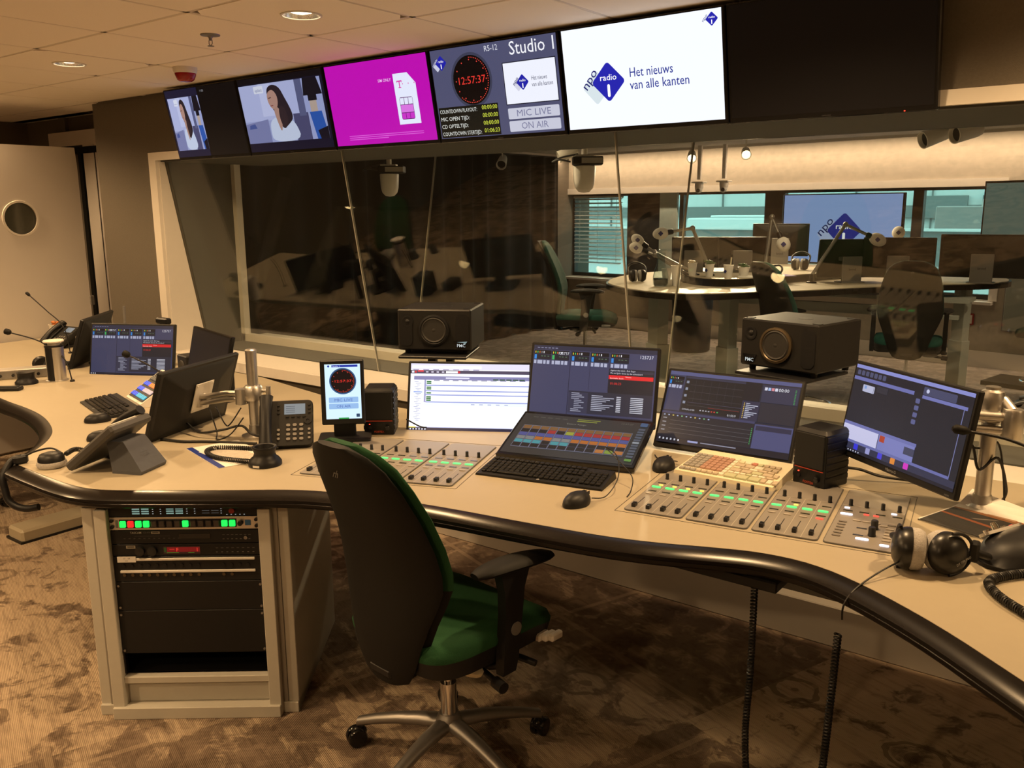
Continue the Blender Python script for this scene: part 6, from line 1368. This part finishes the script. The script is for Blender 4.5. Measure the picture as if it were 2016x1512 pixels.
# things on the table
m_leaf = pm('green_leaf', (.05,.14,.03), .6, var=.3)
def plant(t, h, r):
    rnd = random.Random(5); b = MB()
    for k in range(10): b.sph((0,0,0),.016,(1.4,.6,.3),8,6,T(rnd.uniform(-.025,.025),rnd.uniform(-.025,.025),h+rnd.uniform(.0,.03)) @ rotz(rnd.uniform(0,3)) @ rotx(rnd.uniform(-.7,.7)))
    b.build('leaves', m_leaf, t)
def stick(t, h, r): MB().cyl((.01,0,.02),(.02,.0,h+.06),.006,n=8).build('stirrer', m_ivory, t)
zt2 = ZT+.060
cup('paper cup with a blue logo holding green leaves', -2.93,6.40,zt2,.10,.038,None,plant,True)
cup('paper cup with a blue logo and a wooden stirrer', -2.755,6.36,zt2,.10,.038,None,stick,True)
cup('low white bowl beside the cup with the stirrer', -2.74,6.62,zt2,.07,.045,None,plant)
cup('plain white cup beside the carafe', -3.10,6.17,ZT,.155,.040)
cup('white cup behind the carafe', -3.30,6.40,ZT,.11,.042)
cup('white cup with crumpled waste on the studio table', -3.10,6.45,zt2,.10,.038,None,crumple(m_ivory))
m_cg = glassmat('carafe_glass', (.90,.95,.95), .10)
t = thing('carafe', 'clear glass water carafe on the studio table', 'carafe', (-3.19,6.09,ZT)); MB().lathe([(.0001,.0),(.050,.001),(.058,.02),(.060,.07),(.050,.12),(.032,.17),(.028,.21),(.034,.25),(.046,.28),(.043,.28),(.031,.25),(.025,.21),(.029,.17),(.047,.12),(.057,.07),(.055,.02),(.048,.005),(.0001,.004)],28).build('glass', m_cg, t, smooth=60); MB().lathe([(.0001,.006),(.046,.007),(.0535,.022),(.0545,.06),(.0001,.06)],28).build('water', glassmat('water', (.80,.86,.85), .06), t, smooth=40)
def hp2(label, x, y, z, yaw):
    t = thing('headphones', label, 'headphones', (x,y,z), yaw)
    for dx in (-.045,.045): MB().lathe([(.02,-.02),(.048,-.018),(.05,.0),(.04,.02),(.0001,.03)],20,T(dx,0,.05) @ roty(R(90 if dx > 0 else -90))).build('ear_shell', m_black, t, smooth=50); MB().lathe([(.03,-.04),(.046,-.036),(.048,-.02)],20,T(dx,0,.05) @ roty(R(90 if dx > 0 else -90))).build('ear_pad', m_pad, t, smooth=50)
    MB().tube(spline([(-.07,0,.06),(-.07,.06,.12),(0,.10,.15),(.07,.06,.12),(.07,0,.06)],6),.008,8).build('headband', m_black, t, smooth=50)
hp2('headphones lying at the left end of the studio table', -3.55,6.37,ZT,R(40)); hp2('headphones resting by the middle microphone foot', -2.53,6.62,ZT,R(-20)); hp2('headphones hanging behind the middle microphone', -2.62,7.55,zt2,R(10))
t = thing('papers', 'white and violet papers on the raised table', 'papers', (-2.62,6.62,zt2), R(20)); MB().box((0,0,.002),(.30,.21,.004)).build('sheet', m_paper, t); MB(T(.12,.14,.001) @ rotz(.4)).box((0,0,.002),(.28,.2,.003)).build('violet_sheet', pm('violet_paper', (.20,.14,.40), .7), t)
t = thing('waste_bin', 'tall black waste bin under the studio table', 'bin', (-4.55,9.5,0)); MB().lathe([(.20,0),(.22,.02),(.24,.62),(.22,.62),(.19,.03),(.0001,.03)],28).build('body', m_black, t, smooth=40); MB().lathe([(.245,.62),(.245,.66),(.20,.68),(.19,.66)],28).build('rim', m_dark, t, smooth=40)
t = thing('fire_call_point', 'small red framed box on the far wall behind the table leg', 'call point', tuple(FM @ Vector((sx_(-1.72),-.03,.50)))); box('box', (0,.01,0), (.10,.03,.12), m_red, t, .004); box('face', (0,-.006,0), (.07,.006,.09), m_whitep, t)
